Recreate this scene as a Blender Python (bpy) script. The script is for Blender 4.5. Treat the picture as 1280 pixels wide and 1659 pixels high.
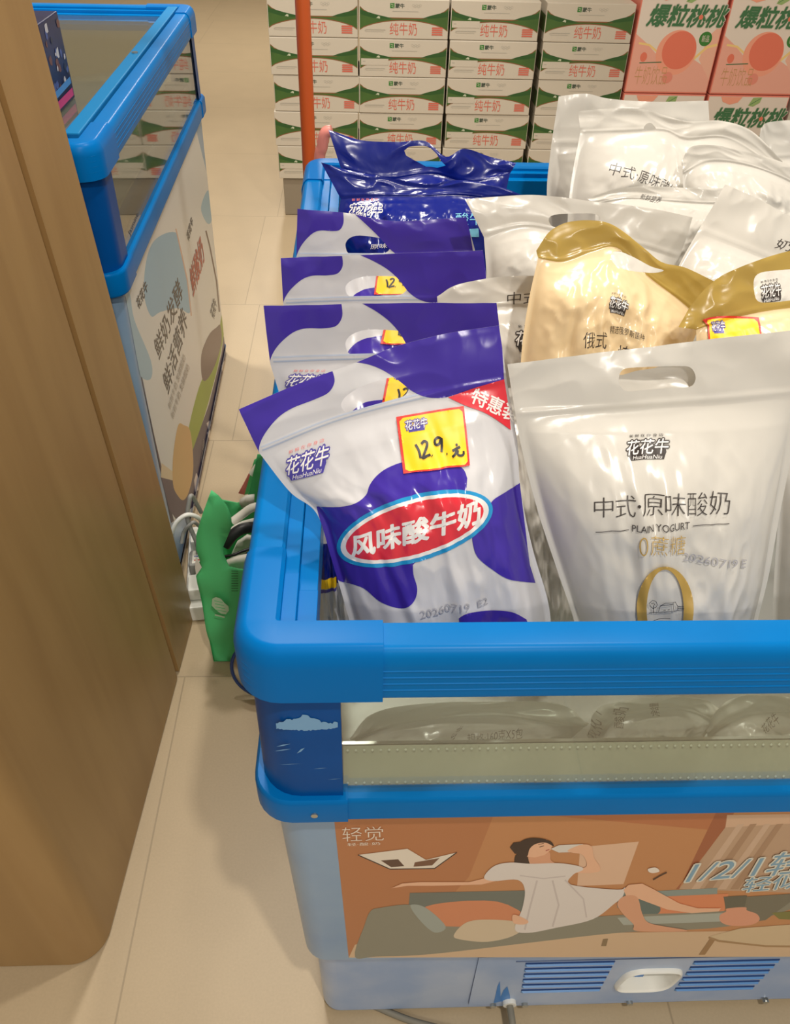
import bpy, bmesh, math, random
import numpy as np
from mathutils import Vector, Matrix, noise
from mathutils.geometry import delaunay_2d_cdt

for o in list(bpy.data.objects):
    bpy.data.objects.remove(o, do_unlink=True)
SC = bpy.context.scene
COL = SC.collection

# ------------------------------------------------------------------ camera
FPX, CX, CY = 1337.28, 640.0, 829.5
CAM_R = np.array([[0.9992293919757967, 0.002510169579702279, -0.03917041307365224],
                  [-0.0313277271836121, 0.652238151200284, -0.7573664685133246],
                  [0.023647319534961683, 0.7580099558498664, 0.6518141691550552]])
CAM_C = np.array([0.0969, -0.3880, 1.3273])
cd = bpy.data.cameras.new('camera')
cam = bpy.data.objects.new('camera', cd)
COL.objects.link(cam)
cd.sensor_fit = 'HORIZONTAL'
cd.sensor_width = 36.0
cd.lens = FPX / 1280 * 36.0
cd.clip_start = 0.02
mw = Matrix.Identity(4)
for i in range(3):
    for j in range(3):
        mw[i][j] = CAM_R[i, j]
    mw[i][3] = CAM_C[i]
cam.matrix_world = mw
SC.camera = cam

# ------------------------------------------------------------------ light and exposure
SC.view_settings.view_transform = 'Standard'
SC.view_settings.look = 'None'
SC.view_settings.gamma = 1.0
SC.view_settings.use_curve_mapping = False
SC.view_settings.exposure = 0.06
W = bpy.data.worlds.new('world')
SC.world = W
W.use_nodes = True
W.node_tree.nodes['Background'].inputs[0].default_value = (1.0, 0.93, 0.82, 1)
W.node_tree.nodes['Background'].inputs[1].default_value = 0.48


def disk_light(loc, target, power, size=0.12, color=(1.0, 0.93, 0.83), spot=None):
    if spot:
        ld = bpy.data.lights.new('aisle_fill_spot', 'SPOT')
        ld.spot_size = math.radians(spot)
        ld.spot_blend = 0.5
        ld.shadow_soft_size = size / 2
    else:
        ld = bpy.data.lights.new('ceiling_or_fill_light', 'AREA')
        ld.shape = 'DISK'
        ld.size = size
    ld.energy = power
    ld.color = color
    o = bpy.data.objects.new(ld.name, ld)
    COL.objects.link(o)
    o.location = loc
    d = Vector(target) - Vector(loc)
    o.rotation_euler = d.to_track_quat('-Z', 'Y').to_euler()
    return o


disk_light((0.75, 0.75, 2.9), (0.4, 0.5, 0.8), 21, 0.14)
disk_light((-0.15, 1.5, 2.9), (0.1, 0.9, 0.5), 17, 0.14)
disk_light((0.50, -0.85, 2.9), (0.1, 0.2, 0.3), 24, 0.08)
disk_light((0.70, -2.6, 2.9), (0.3, 0.0, 0.5), 18, 0.20)  # added frontal fill to brighten the bags behind the front glass
disk_light((1.6, 1.9, 2.9), (0.9, 2.4, 0.3), 3, 0.14)
disk_light((-0.7, 2.3, 2.9), (-0.35, 2.8, 0.0), 150, 0.14, spot=62)  # added fill spot that brightens only the aisle floor at the back left
disk_light((-0.4, 6.0, 2.9), (-0.4, 6.0, 0.0), 70, 0.3)  # added fill over the distant floor, no lamp known there
disk_light((-0.22, 1.0, 2.9), (-0.2, 0.8, 0.0), 13, 0.12)  # added fill aimed into the gap to brighten the green bag


# ------------------------------------------------------------------ helpers
def lin(c):
    return tuple((x / 12.92 if x <= 0.04045 else ((x + 0.055) / 1.055) ** 2.4) for x in [v / 255 for v in c])


MATS = {}


def mat(name, rgb, rough=0.5, spec=0.5, metal=0.0, bump=0.0, bscale=60.0, var=0.0, vscale=8.0, coat=0.0, trans=0.0,
        rgb2=None):
    """one procedural principled material: optional noise colour variation, bump and thin-film translucency"""
    if name in MATS:
        return MATS[name]
    m = bpy.data.materials.new(name)
    m.use_nodes = True
    nt = m.node_tree
    b = nt.nodes['Principled BSDF']
    c = lin(rgb) + (1,)
    b.inputs['Base Color'].default_value = c
    b.inputs['Roughness'].default_value = rough
    b.inputs['Specular IOR Level'].default_value = spec
    b.inputs['Metallic'].default_value = metal
    b.inputs['Coat Weight'].default_value = coat
    b.inputs['Coat Roughness'].default_value = 0.08
    tc = nt.nodes.new('ShaderNodeTexCoord')
    if var > 0 or rgb2:
        n = nt.nodes.new('ShaderNodeTexNoise')
        n.inputs['Scale'].default_value = vscale
        n.inputs['Detail'].default_value = 5
        nt.links.new(tc.outputs['Object'], n.inputs['Vector'])
        r = nt.nodes.new('ShaderNodeValToRGB')
        r.color_ramp.elements[0].position = 0.35
        r.color_ramp.elements[1].position = 0.65
        c2 = lin(rgb2) if rgb2 else tuple(x * (1 - var) for x in c[:3])
        r.color_ramp.elements[0].color = tuple(c2) + (1,)
        r.color_ramp.elements[1].color = c
        nt.links.new(n.outputs['Fac'], r.inputs[0])
        nt.links.new(r.outputs[0], b.inputs['Base Color'])
    if bump > 0:
        n = nt.nodes.new('ShaderNodeTexNoise')
        n.inputs['Scale'].default_value = bscale
        n.inputs['Detail'].default_value = 3
        nt.links.new(tc.outputs['Object'], n.inputs['Vector'])
        bp = nt.nodes.new('ShaderNodeBump')
        bp.inputs['Strength'].default_value = bump
        bp.inputs['Distance'].default_value = 0.004
        nt.links.new(n.outputs['Fac'], bp.inputs['Height'])
        nt.links.new(bp.outputs[0], b.inputs['Normal'])
    if trans > 0:
        t = nt.nodes.new('ShaderNodeBsdfTranslucent')
        t.inputs[0].default_value = c
        mx = nt.nodes.new('ShaderNodeMixShader')
        mx.inputs[0].default_value = trans
        nt.links.new(b.outputs[0], mx.inputs[1])
        nt.links.new(t.outputs[0], mx.inputs[2])
        nt.links.new(mx.outputs[0], nt.nodes['Material Output'].inputs[0])
    MATS[name] = m
    return m


def glass_mat(name, tint, refl=0.08, haze=0.0):
    if name in MATS:
        return MATS[name]
    m = bpy.data.materials.new(name)
    m.use_nodes = True
    nt = m.node_tree
    nt.nodes.remove(nt.nodes['Principled BSDF'])
    t = nt.nodes.new('ShaderNodeBsdfTransparent')
    t.inputs[0].default_value = tuple(tint) + (1,)
    g = nt.nodes.new('ShaderNodeBsdfGlossy')
    g.inputs['Roughness'].default_value = 0.03
    lw = nt.nodes.new('ShaderNodeLayerWeight')
    pw = nt.nodes.new('ShaderNodeMath')
    pw.operation = 'POWER'
    pw.inputs[1].default_value = 2.2
    nt.links.new(lw.outputs['Facing'], pw.inputs[0])
    lw.inputs[0].default_value = 0.5
    mp = nt.nodes.new('ShaderNodeMapRange')
    mp.inputs[3].default_value = refl
    mp.inputs[4].default_value = 0.8
    nt.links.new(pw.outputs[0], mp.inputs[0])
    mx = nt.nodes.new('ShaderNodeMixShader')
    nt.links.new(mp.outputs[0], mx.inputs[0])
    nt.links.new(t.outputs[0], mx.inputs[1])
    nt.links.new(g.outputs[0], mx.inputs[2])
    last = mx
    if haze > 0:
        d = nt.nodes.new('ShaderNodeBsdfDiffuse')
        d.inputs[0].default_value = (0.55, 0.58, 0.52, 1)
        m2 = nt.nodes.new('ShaderNodeMixShader')
        m2.inputs[0].default_value = haze
        nt.links.new(mx.outputs[0], m2.inputs[1])
        nt.links.new(d.outputs[0], m2.inputs[2])
        last = m2
    nt.links.new(last.outputs[0], nt.nodes['Material Output'].inputs[0])
    MATS[name] = m
    return m


def ray(px, py):
    return CAM_R @ np.array([(px - CX) / FPX, -(py - CY) / FPX, -1.0])


def at_plane(px, py, pt, n):
    r = ray(px, py)
    n = np.array(n, float)
    return CAM_C + r * ((n @ np.array(pt, float) - n @ CAM_C) / (n @ r))


def at_y(px, py, y):
    return at_plane(px, py, (0, y, 0), (0, 1, 0))


def at_z(px, py, z):
    return at_plane(px, py, (0, 0, z), (0, 0, 1))


def project(P):
    d = CAM_R.T @ (np.asarray(P, float) - CAM_C)
    return np.array([CX - FPX * d[0] / d[2], CY + FPX * d[1] / d[2]])


def link(name, verts, faces, mats, parent=None, midx=None, smooth=False):
    me = bpy.data.meshes.new(name)
    me.from_pydata([tuple(map(float, v)) for v in verts], [], [tuple(f) for f in faces])
    if not isinstance(mats, (list, tuple)):
        mats = [mats]
    for m in mats:
        me.materials.append(m)
    if midx is not None:
        me.polygons.foreach_set('material_index', midx)
    if smooth:
        me.polygons.foreach_set('use_smooth', [True] * len(me.polygons))
    me.update()
    o = bpy.data.objects.new(name, me)
    COL.objects.link(o)
    if parent:
        o.parent = parent
        if parent.type == 'EMPTY':      # meshes are written in place coordinates
            o.matrix_parent_inverse = parent.matrix_basis.inverted()
    return o


class MB:
    """collects shapes into one mesh"""

    def __init__(s):
        s.v, s.f, s.m, s.mats = [], [], [], []

    def mi(s, m):
        if m not in s.mats:
            s.mats.append(m)
        return s.mats.index(m)

    def add(s, v, f, m):
        o = len(s.v)
        s.v += [tuple(map(float, p)) for p in v]
        i = s.mi(m)
        for q in f:
            s.f.append(tuple(o + k for k in q))
            s.m.append(i)

    def box(s, a, b, m, bev=0.0, seg=2, mtx=None):
        bm = bmesh.new()
        bmesh.ops.create_cube(bm, size=1)
        sz = [b[i] - a[i] for i in range(3)]
        c = [(b[i] + a[i]) / 2 for i in range(3)]
        for v in bm.verts:
            v.co = Vector([v.co[i] * sz[i] + c[i] for i in range(3)])
        if bev > 0:
            bmesh.ops.bevel(bm, geom=bm.edges[:], offset=bev, segments=seg, affect='EDGES', profile=0.5)
        if mtx is not None:
            bmesh.ops.transform(bm, matrix=mtx, verts=bm.verts[:])
        bm.verts.index_update()
        s.add([v.co for v in bm.verts], [[v.index for v in f.verts] for f in bm.faces], m)
        bm.free()

    def tube(s, pts, r, m, n=8, cap=True, radii=None):
        pts = [Vector(p) for p in pts]
        V, Fc = [], []
        up = None
        for i, p in enumerate(pts):
            d = (pts[min(i + 1, len(pts) - 1)] - pts[max(i - 1, 0)]).normalized()
            if up is None:
                up = Vector((0, 0, 1)) if abs(d.z) < 0.9 else Vector((1, 0, 0))
            a = d.cross(up).normalized()
            up = a.cross(d).normalized()
            rr = radii[i] if radii else r
            for k in range(n):
                t = 2 * math.pi * k / n
                V.append(p + a * math.cos(t) * rr + up * math.sin(t) * rr)
        for i in range(len(pts) - 1):
            for k in range(n):
                Fc.append((i * n + k, i * n + (k + 1) % n, (i + 1) * n + (k + 1) % n, (i + 1) * n + k))
        if cap:
            Fc.append(tuple(reversed(range(n))))
            Fc.append(tuple(range((len(pts) - 1) * n, len(pts) * n)))
        s.add(V, Fc, m)

    def build(s, name, parent=None, smooth=False):
        return link(name, s.v, s.f, s.mats, parent, s.m, smooth)


def smooth_by_angle(o, deg=35):
    me = o.data
    me.polygons.foreach_set('use_smooth', [True] * len(me.polygons))
    bm = bmesh.new()
    bm.from_mesh(me)
    for e in bm.edges:
        if len(e.link_faces) == 2 and e.calc_face_angle(0) > math.radians(deg):
            e.smooth = False
    bm.to_mesh(me)
    bm.free()
    wn = o.modifiers.new('weighted_normal', 'WEIGHTED_NORMAL')
    wn.keep_sharp = True
    return o


def spline(pts, n=8):
    """catmull-rom through points"""
    P = [np.array(p, float) for p in pts]
    P = [2 * P[0] - P[1]] + P + [2 * P[-1] - P[-2]]
    out = []
    for i in range(1, len(P) - 2):
        for k in range(n):
            t = k / n
            a, b, c, d = P[i - 1:i + 3]
            out.append(0.5 * (2 * b + (c - a) * t + (2 * a - 5 * b + 4 * c - d) * t * t + (3 * b - a - 3 * c + d) * t ** 3))
    out.append(P[-2])
    return out


def thing(name, label, cat, loc=(0, 0, 0), group=None, rz=0.0):
    o = bpy.data.objects.new(name, None)
    o.empty_display_size = 0.05
    COL.objects.link(o)
    o.location = loc
    o.rotation_euler = (0, 0, rz)
    return tag(o, label, cat, group)


def tag(o, label, cat, group=None):
    o['label'] = label
    o['category'] = cat
    if group:
        o['group'] = group
    return o


def copy_tree(o, parent=None):
    c = o.copy()
    COL.objects.link(c)
    if parent:
        c.parent = parent
    for ch in list(o.children):
        copy_tree(ch, c)
    return c


TXT = {}
STAMP = {}


def text_mesh(body, bold=0.0, res=3):
    """(verts 2D normalised to its own box 0..1, faces, aspect); heavier lettering is the same outline stamped in a small ring"""
    k = (body, bold, res)
    if k not in TXT:
        c = bpy.data.curves.new('text', 'FONT')
        c.body = body
        c.resolution_u = res
        c.offset = min(bold, 0.0)
        o = bpy.data.objects.new('text', c)
        COL.objects.link(o)
        bpy.context.view_layer.update()
        m = o.to_mesh()
        v = np.array([(p.co.x, p.co.y) for p in m.vertices])
        f = [tuple(p.vertices) for p in m.polygons]
        o.to_mesh_clear()
        bpy.data.objects.remove(o)
        bpy.data.curves.remove(c)
        mn, mx = v.min(0), v.max(0)
        asp = (mx - mn)[0] / (mx - mn)[1]
        if bold > 0:
            n0, vs, fs = len(v), [], []
            ns = 8 if bold > 0.02 else 4
            for q in range(ns):
                a = 2 * math.pi * q / ns + 0.4
                fs += [tuple(i + q * n0 for i in g) for g in f]
                vs.append(v + np.array([math.cos(a), math.sin(a)]) * bold)
            v, f = np.concatenate(vs), fs
        TXT[k] = ((v - mn) / (mx - mn), f, asp)
        STAMP[k] = len(v) // (len(vs) if bold > 0 else 1)
    return TXT[k]


def smooth_loop(pts, corners=(), n=5):
    """closed curve through points, sharp at the given indices"""
    P = [np.array(p[:2], float) for p in pts]
    N = len(P)
    out = []
    for i in range(N):
        b, c = P[i], P[(i + 1) % N]
        a = b if i in corners else P[i - 1]
        d = c if (i + 1) % N in corners else P[(i + 2) % N]
        for k in range(n):
            t = k / n
            out.append(tuple(0.5 * (2 * b + (c - a) * t + (2 * a - 5 * b + 4 * c - d) * t * t + (3 * b - a - 3 * c + d) * t ** 3)))
    return out


def ribbon(pts, w, closed=False):
    """2D polyline -> polygon of even width (w may be a list)"""
    P = np.array(pts, float)
    n = len(P)
    L, R = [], []
    for i in range(n):
        a = P[(i - 1) % n] if (closed or i) else P[0]
        b = P[(i + 1) % n] if (closed or i < n - 1) else P[-1]
        d = b - a
        d = d / (np.linalg.norm(d) + 1e-9)
        nn = np.array([-d[1], d[0]])
        ww = (w[i] if isinstance(w, (list, tuple)) else w) / 2
        L.append(P[i] + nn * ww)
        R.append(P[i] - nn * ww)
    V = L + R
    F = []
    m = n if closed else n - 1
    for i in range(m):
        j = (i + 1) % n
        F.append((i, j, n + j, n + i))
    return V, F


def ellipse(cx, cy, a, b, ang=0.0, n=48):
    t = math.radians(ang)
    return [(cx + a * math.cos(k * 2 * math.pi / n) * math.cos(t) - b * math.sin(k * 2 * math.pi / n) * math.sin(t),
             cy + a * math.cos(k * 2 * math.pi / n) * math.sin(t) + b * math.sin(k * 2 * math.pi / n) * math.cos(t)) for k in range(n)]


def inside(poly, p):
    x, y = p
    c = False
    n = len(poly)
    j = n - 1
    for i in range(n):
        xi, yi = poly[i]
        xj, yj = poly[j]
        if (yi > y) != (yj > y) and x < (xj - xi) * (y - yi) / (yj - yi) + xi:
            c = not c
        j = i
    return c


def tri_poly(poly, holes=(), step=None):
    """triangulate a 2D polygon with holes, with interior grid points every step=(sx, sy)"""
    V, E = [], []
    for ring in [poly] + list(holes):
        o = len(V)
        rr = []
        for i, p in enumerate(ring):
            q = ring[(i + 1) % len(ring)]
            k = 1
            if step:
                k = max(1, int(math.ceil(max(abs(q[0] - p[0]) / step[0], abs(q[1] - p[1]) / step[1]))))
            for a in range(k):
                rr.append((p[0] + (q[0] - p[0]) * a / k, p[1] + (q[1] - p[1]) * a / k))
        V += rr
        E += [(o + i, o + (i + 1) % len(rr)) for i in range(len(rr))]
    if step:
        xs = [p[0] for p in poly]
        ys = [p[1] for p in poly]
        x = math.floor(min(xs) / step[0]) * step[0]
        while x < max(xs):
            y = math.floor(min(ys) / step[1]) * step[1]
            while y < max(ys):
                if inside(poly, (x, y)) and not any(inside(h, (x, y)) for h in holes):
                    V.append((x, y))
                y += step[1]
            x += step[0]
    r = delaunay_2d_cdt([Vector(v) for v in V], E, [], 0, 1e-6)
    vs = [(v.x, v.y) for v in r[0]]
    fs = []
    for f in r[2]:
        c = (sum(vs[i][0] for i in f) / 3, sum(vs[i][1] for i in f) / 3)
        if inside(poly, c) and not any(inside(h, c) for h in holes):
            a = (vs[f[1]][0] - vs[f[0]][0]) * (vs[f[2]][1] - vs[f[0]][1]) - (vs[f[1]][1] - vs[f[0]][1]) * (vs[f[2]][0] - vs[f[0]][0])
            fs.append(tuple(f) if a > 0 else (f[0], f[2], f[1]))
    return vs, fs


class Flat:
    """flat print on a plane: 2D shapes (in photo or local coordinates) laid on as thin layers of one mesh"""

    def __init__(s, fn, n):
        s.fn, s.n, s.mb, s.k = fn, np.array(n, float), MB(), 0

    def _put(s, V, F, m, layer=None):
        s.k += 1
        off = s.n * (0.0002 + (layer if layer is not None else s.k) * 0.000016)
        s.mb.add([np.array(s.fn(*p)) + off for p in V], F, m)

    def poly(s, pts, m, holes=(), layer=None, sm=False, corners=()):
        if sm:
            pts = smooth_loop(pts, corners)
        V, F = tri_poly(list(pts), holes)
        s._put(V, F, m, layer)

    def line(s, pts, w, m, closed=False, layer=None):
        V, F = ribbon(pts, w, closed)
        s._put(V, F, m, layer)

    def text(s, body, p0, p1, p2, m, bold=0.0, layer=None, res=3):
        V, F, _ = text_mesh(body, bold, res)
        p0, p1, p2 = [np.array(p, float) for p in (p0, p1, p2)]
        ns = STAMP[(body, bold, res)]
        nf = len(F) * ns // len(V)
        base = layer if layer is not None else s.k + 1
        for q in range(len(V) // ns):
            s._put([p0 + (p1 - p0) * v[0] + (p2 - p0) * v[1] for v in V[q * ns:(q + 1) * ns]], [tuple(i - q * ns for i in f) for f in F[q * nf:(q + 1) * nf]], m, base + q * 0.8)
        s.k = max(s.k, base + 7)

    def build(s, name, parent=None):
        return s.mb.build(name, parent)
# ------------------------------------------------------------------ materials
BLUE = mat('blue_plastic', (0, 112, 186), 0.32, 0.09, var=0.06, vscale=14)
BLUE_CAP = mat('blue_corner_plastic', (0, 108, 184), 0.32, 0.09)
BLUE_DK = mat('blue_post', (2, 76, 150), 0.34, 0.12, var=0.1, vscale=20)
SCUFF = mat('white_scuff', (120, 165, 205), 0.7)
STEEL = mat('steel', (190, 192, 186), 0.28, 0.5, metal=0.9, var=0.1, vscale=30)
LINER = mat('grey_liner', (150, 152, 148), 0.4, 0.5, metal=0.4)
WHITE_PL = mat('white_plastic', (232, 232, 226), 0.4)
GREY_PL = mat('grey_plastic', (150, 150, 146), 0.5)
BLACK = mat('black_plastic', (22, 24, 28), 0.45)
FILM_BASE = mat('filmed_blue_panel', (172, 188, 214), 0.32, 0.5, vscale=9, rgb2=(140, 166, 206))
FILM_BODY = mat('filmed_blue_side', (150, 176, 200), 0.28, 0.5, vscale=5, rgb2=(122, 154, 192))
SLOT = mat('blue_slot', (20, 60, 120), 0.6)
RUBBER = mat('grey_rubber', (128, 124, 112), 0.55)
GLASS = glass_mat('greenish_glass', (0.87, 0.91, 0.86), 0.04, haze=0.03)
CLEAR = glass_mat('clear_lid', (0.9, 0.92, 0.88), 0.10, haze=0.04)

# ------------------------------------------------------------------ floor and back wall


def floor_mat():
    m = bpy.data.materials.new('beige_floor_tiles')
    m.use_nodes = True
    nt = m.node_tree
    b = nt.nodes['Principled BSDF']
    tc = nt.nodes.new('ShaderNodeTexCoord')
    mp = nt.nodes.new('ShaderNodeMapping')
    mp.inputs['Location'].default_value = (0.257 + 0.8, -0.654 + 1.6, 0)
    br = nt.nodes.new('ShaderNodeTexBrick')
    br.offset = 0.0625
    br.inputs['Scale'].default_value = 1.0
    br.inputs['Mortar Size'].default_value = 0.0016
    br.inputs['Mortar Smooth'].default_value = 0.2
    br.inputs['Brick Width'].default_value = 0.8
    br.inputs['Row Height'].default_value = 0.8
    br.inputs['Color1'].default_value = lin((198, 178, 146)) + (1,)
    br.inputs['Color2'].default_value = lin((195, 175, 143)) + (1,)
    br.inputs['Mortar'].default_value = lin((172, 154, 126)) + (1,)
    n = nt.nodes.new('ShaderNodeTexNoise')
    n.inputs['Scale'].default_value = 260
    n.inputs['Detail'].default_value = 3
    n2 = nt.nodes.new('ShaderNodeTexNoise')
    n2.inputs['Scale'].default_value = 7
    n2.inputs['Detail'].default_value = 5
    mx = nt.nodes.new('ShaderNodeMix')
    mx.data_type = 'RGBA'
    mx.blend_type = 'MULTIPLY'
    mx.inputs[0].default_value = 0.14
    mx2 = nt.nodes.new('ShaderNodeMix')
    mx2.data_type = 'RGBA'
    mx2.blend_type = 'MULTIPLY'
    mx2.inputs[0].default_value = 0.12
    L = nt.links.new
    L(tc.outputs['Object'], mp.inputs[0])
    L(mp.outputs[0], br.inputs['Vector'])
    L(tc.outputs['Object'], n.inputs['Vector'])
    L(tc.outputs['Object'], n2.inputs['Vector'])
    L(br.outputs['Color'], mx.inputs[6])
    L(n.outputs['Fac'], mx.inputs[7])
    L(mx.outputs[2], mx2.inputs[6])
    L(n2.outputs['Fac'], mx2.inputs[7])
    L(mx2.outputs[2], b.inputs['Base Color'])
    b.inputs['Roughness'].default_value = 0.42
    return m


f = link('floor', [(-5, -2, 0), (6, -2, 0), (6, 10, 0), (-5, 10, 0)], [(0, 1, 2, 3)], floor_mat())
f['kind'] = 'structure'
f['label'] = 'beige floor of large square tiles'
w = MB()
w.box((-5, 9.9, 0), (6, 10, 3.0), mat('cream_wall', (214, 200, 172), 0.8))
w = w.build('wall_back')
w['kind'] = 'structure'
c = MB()
c.box((-5, -2, 3.0), (6, 10, 3.06), mat('white_ceiling', (225, 220, 210), 0.8))
c = c.build('ceiling')
c['kind'] = 'structure'


# ------------------------------------------------------------------ display freezers
def rrect(x0, y0, x1, y1, r, n=7):
    out = []
    for cx, cy, a0 in ((x1 - r, y0 + r, -90), (x1 - r, y1 - r, 0), (x0 + r, y1 - r, 90), (x0 + r, y0 + r, 180)):
        for k in range(n + 1):
            a = math.radians(a0 + 90 * k / n)
            out.append((cx + r * math.cos(a), cy + r * math.sin(a)))
    return out


def loft_ring(W_, L_, r, prof, m, mb, close=False):
    """profile of (inset, z) swept round a rounded rectangle"""
    rings = [[(x, y, z) for x, y in rrect(d, d, W_ - d, L_ - d, max(r - d, 0.002))] for d, z in prof]
    n = len(rings[0])
    V = [p for q in rings for p in q]
    F = []
    k = len(rings)
    for i in range(k if close else k - 1):
        j = (i + 1) % k
        for a in range(n):
            b = (a + 1) % n
            F.append((i * n + a, i * n + b, j * n + b, j * n + a))
    mb.add(V, F, m)
    return rings


def corner_loft(W_, L_, which, r, prof, ends, m, mb):
    """same profile swept round one corner only; ends[i] = how far along each side that profile point runs"""
    rows = []
    for (d, z), e in zip(prof, ends):
        rr = max(r - d, 0.002)
        pts = [(d, e)]
        for k in range(8):
            a = math.pi + math.pi / 2 * k / 7
            pts.append((d + rr + rr * math.cos(a), d + rr + rr * math.sin(a)))
        pts.append((e, d))
        q = []
        for x, y in pts:
            q.append((W_ - x if which[0] else x, L_ - y if which[1] else y, z))
        rows.append(q)
    n = len(rows[0])
    flip = which[0] != which[1]
    V = [p for q in rows for p in q]
    F = []
    for i in range(len(rows) - 1):
        for a in range(n - 1):
            t = (i * n + a, i * n + a + 1, (i + 1) * n + a + 1, (i + 1) * n + a)
            F.append(tuple(reversed(t)) if flip else t)
    for a in (0, n - 1):   # end caps
        ids = [i * n + a for i in range(len(rows))]
        F.append(tuple(ids if (a == 0) != flip else reversed(ids)))
    mb.add(V, F, m)


def freezer(root, W_, L_, zt, zr, zg, zl, zb, rec, hole, cut=None):
    """root's parts: body, base, top_frame, corner caps, posts, glass panes, ledge, ledge corners, liner"""
    R_ = 0.03
    prof = [(0.001, zr), (0.0, zr + 0.004), (0.0, zt - 0.016), (0.0016, zt - 0.008), (0.005, zt - 0.0025), (0.0095, zt),
            (0.0300, zt), (0.0325, zt - 0.003), (0.0330, zr + 0.002), (0.02, zr)]
    mb = MB()
    loft_ring(W_, L_, R_, prof, BLUE, mb, close=True)
    # fine ribs along the outside of the rails
    for k in range(4):
        z = zr + 0.010 + k * 0.0075
        loft_ring(W_, L_, R_, [(0.0, z), (-0.0007, z + 0.0006), (-0.0007, z + 0.0011), (0.0, z + 0.0017)], BLUE, mb)
    # two stepped sliding tracks along both sides and the rear
    for d0, d1, dz in ((0.028, 0.0450, 0.007), (0.0450, 0.0605, 0.014)):
        mb.box((d0, 0.02, zr + 0.002), (d1, L_ - 0.02, zt - dz), BLUE, 0.0008)
        mb.box((W_ - d1, 0.02, zr + 0.002), (W_ - d0, L_ - 0.02, zt - dz), BLUE, 0.0008)
        mb.box((0.02, L_ - d1, zr + 0.002), (W_ - 0.02, L_ - d0, zt - dz), BLUE, 0.0008)
    fr = smooth_by_angle(mb.build('top_frame', root), 30)
    t = 0.0022
    cp = [(-t, zr - 0.001), (-t, zt - 0.015), (-t + 0.0035, zt - 0.004), (0.006, zt + 0.001), (0.0095, zt + 0.0025), (0.0310, zt + 0.0022),
          (0.0338, zt - 0.001), (0.0340, zr + 0.004)]
    en = [0.112] * 8
    for wx in (0, 1):
        for wy in (0, 1):
            mb = MB()
            corner_loft(W_, L_, (wx, wy), R_ + 0.004, cp, en, BLUE_CAP, mb)
            for d0, d1, dz, e_ in ((0.030, 0.0455, 0.0055, 0.090), (0.0450, 0.0610, 0.0125, 0.077)):
                xa, xb = (d0, d1) if not wx else (W_ - d1, W_ - d0)
                ya, yb = (0.025, e_) if not wy else (L_ - e_, L_ - 0.025)
                mb.box((xa, ya, zr + 0.004), (xb, yb, zt - dz), BLUE_CAP, 0.0008)
            smooth_by_angle(mb.build('corner_cap', fr), 40)
    # corner posts: rounded L-shaped columns between ledge and frame
    for wx in (0, 1):
        for wy in (0, 1):
            mb = MB()
            pr = [(0.02, zg), (0.016, zr + 0.001)]
            corner_loft(W_, L_, (wx, wy), R_ + 0.012, [(0.0055, zg - 0.01), (0.006, zr + 0.002)], [0.079, 0.079], BLUE_DK, mb)
            corner_loft(W_, L_, (wx, wy), 0.02, [(0.024, zg - 0.01), (0.018, zr + 0.002)], [0.079, 0.079], BLUE_DK, mb)
            smooth_by_angle(mb.build('corner_post', root), 60)
    # glass
    for nm, a, b in (('front_glass', (0.079, 0.009), (W_ - 0.079, 0.013)), ('rear_glass', (0.079, L_ - 0.013), (W_ - 0.079, L_ - 0.009)),
                     ('side_glass', (0.009, 0.079), (0.013, L_ - 0.079)), ('side_glass', (W_ - 0.013, 0.079), (W_ - 0.009, L_ - 0.079))):
        mb = MB()
        mb.box((a[0], a[1], zg - 0.008), (b[0], b[1], zr + 0.006), GLASS)
        mb.build(nm, root)
    # ledge under the glass, with corner pieces
    lp = [(0.02, zg), (0.003, zg), (0.0, zg - 0.004), (0.0, zl + 0.003), (0.003, zl), (0.025, zl)]
    mb = MB()
    loft_ring(W_, L_, R_, lp, BLUE, mb)
    le = smooth_by_angle(mb.build('ledge', root), 40)
    for wx in (0, 1):
        for wy in (0, 1):
            mb = MB()
            corner_loft(W_, L_, (wx, wy), R_ + 0.003, [(0.02, zg + 0.001), (0.001, zg + 0.001), (-0.002, zg - 0.003), (-0.002, zl + 0.002), (0.001, zl - 0.002), (0.02, zl - 0.002)],
                        [0.083] * 6, BLUE_CAP, mb)
            smooth_by_angle(mb.build('ledge_corner', le), 40)
    # cabinet body, leaning in a little towards the floor
    mb = MB()
    V1 = rrect(0.012, 0.012, W_ - 0.012, L_ - 0.012, 0.028)
    V2 = rrect(0.024, 0.022, W_ - 0.024, L_ - 0.022, 0.028)
    n = len(V1)
    mb.add([(x, y, zl + 0.004) for x, y in V1] + [(x, y, zb) for x, y in V2] + [(W_ / 2, L_ / 2, zb)],
           [(a, (a + 1) % n, n + (a + 1) % n, n + a)[::-1] for a in range(n)] + [(n + a, n + (a + 1) % n, 2 * n)[::-1] for a in range(n)], FILM_BODY)
    body = smooth_by_angle(mb.build('body', root), 50)
    mb = MB()
    V1 = rrect(0.022 + rec * .5, 0.02 + rec, W_ - 0.022 - rec * .5, L_ - 0.02 - rec, 0.026)
    V2 = rrect(0.026 + rec * .5, 0.022 + rec, W_ - 0.026 - rec * .5, L_ - 0.022 - rec, 0.026)
    mb.add([(x, y, zb + 0.003) for x, y in V1] + [(x, y, 0.012) for x, y in V2], [(a, (a + 1) % n, n + (a + 1) % n, n + a)[::-1] for a in range(n) if a != n - 1 or not cut], FILM_BASE)
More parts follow.
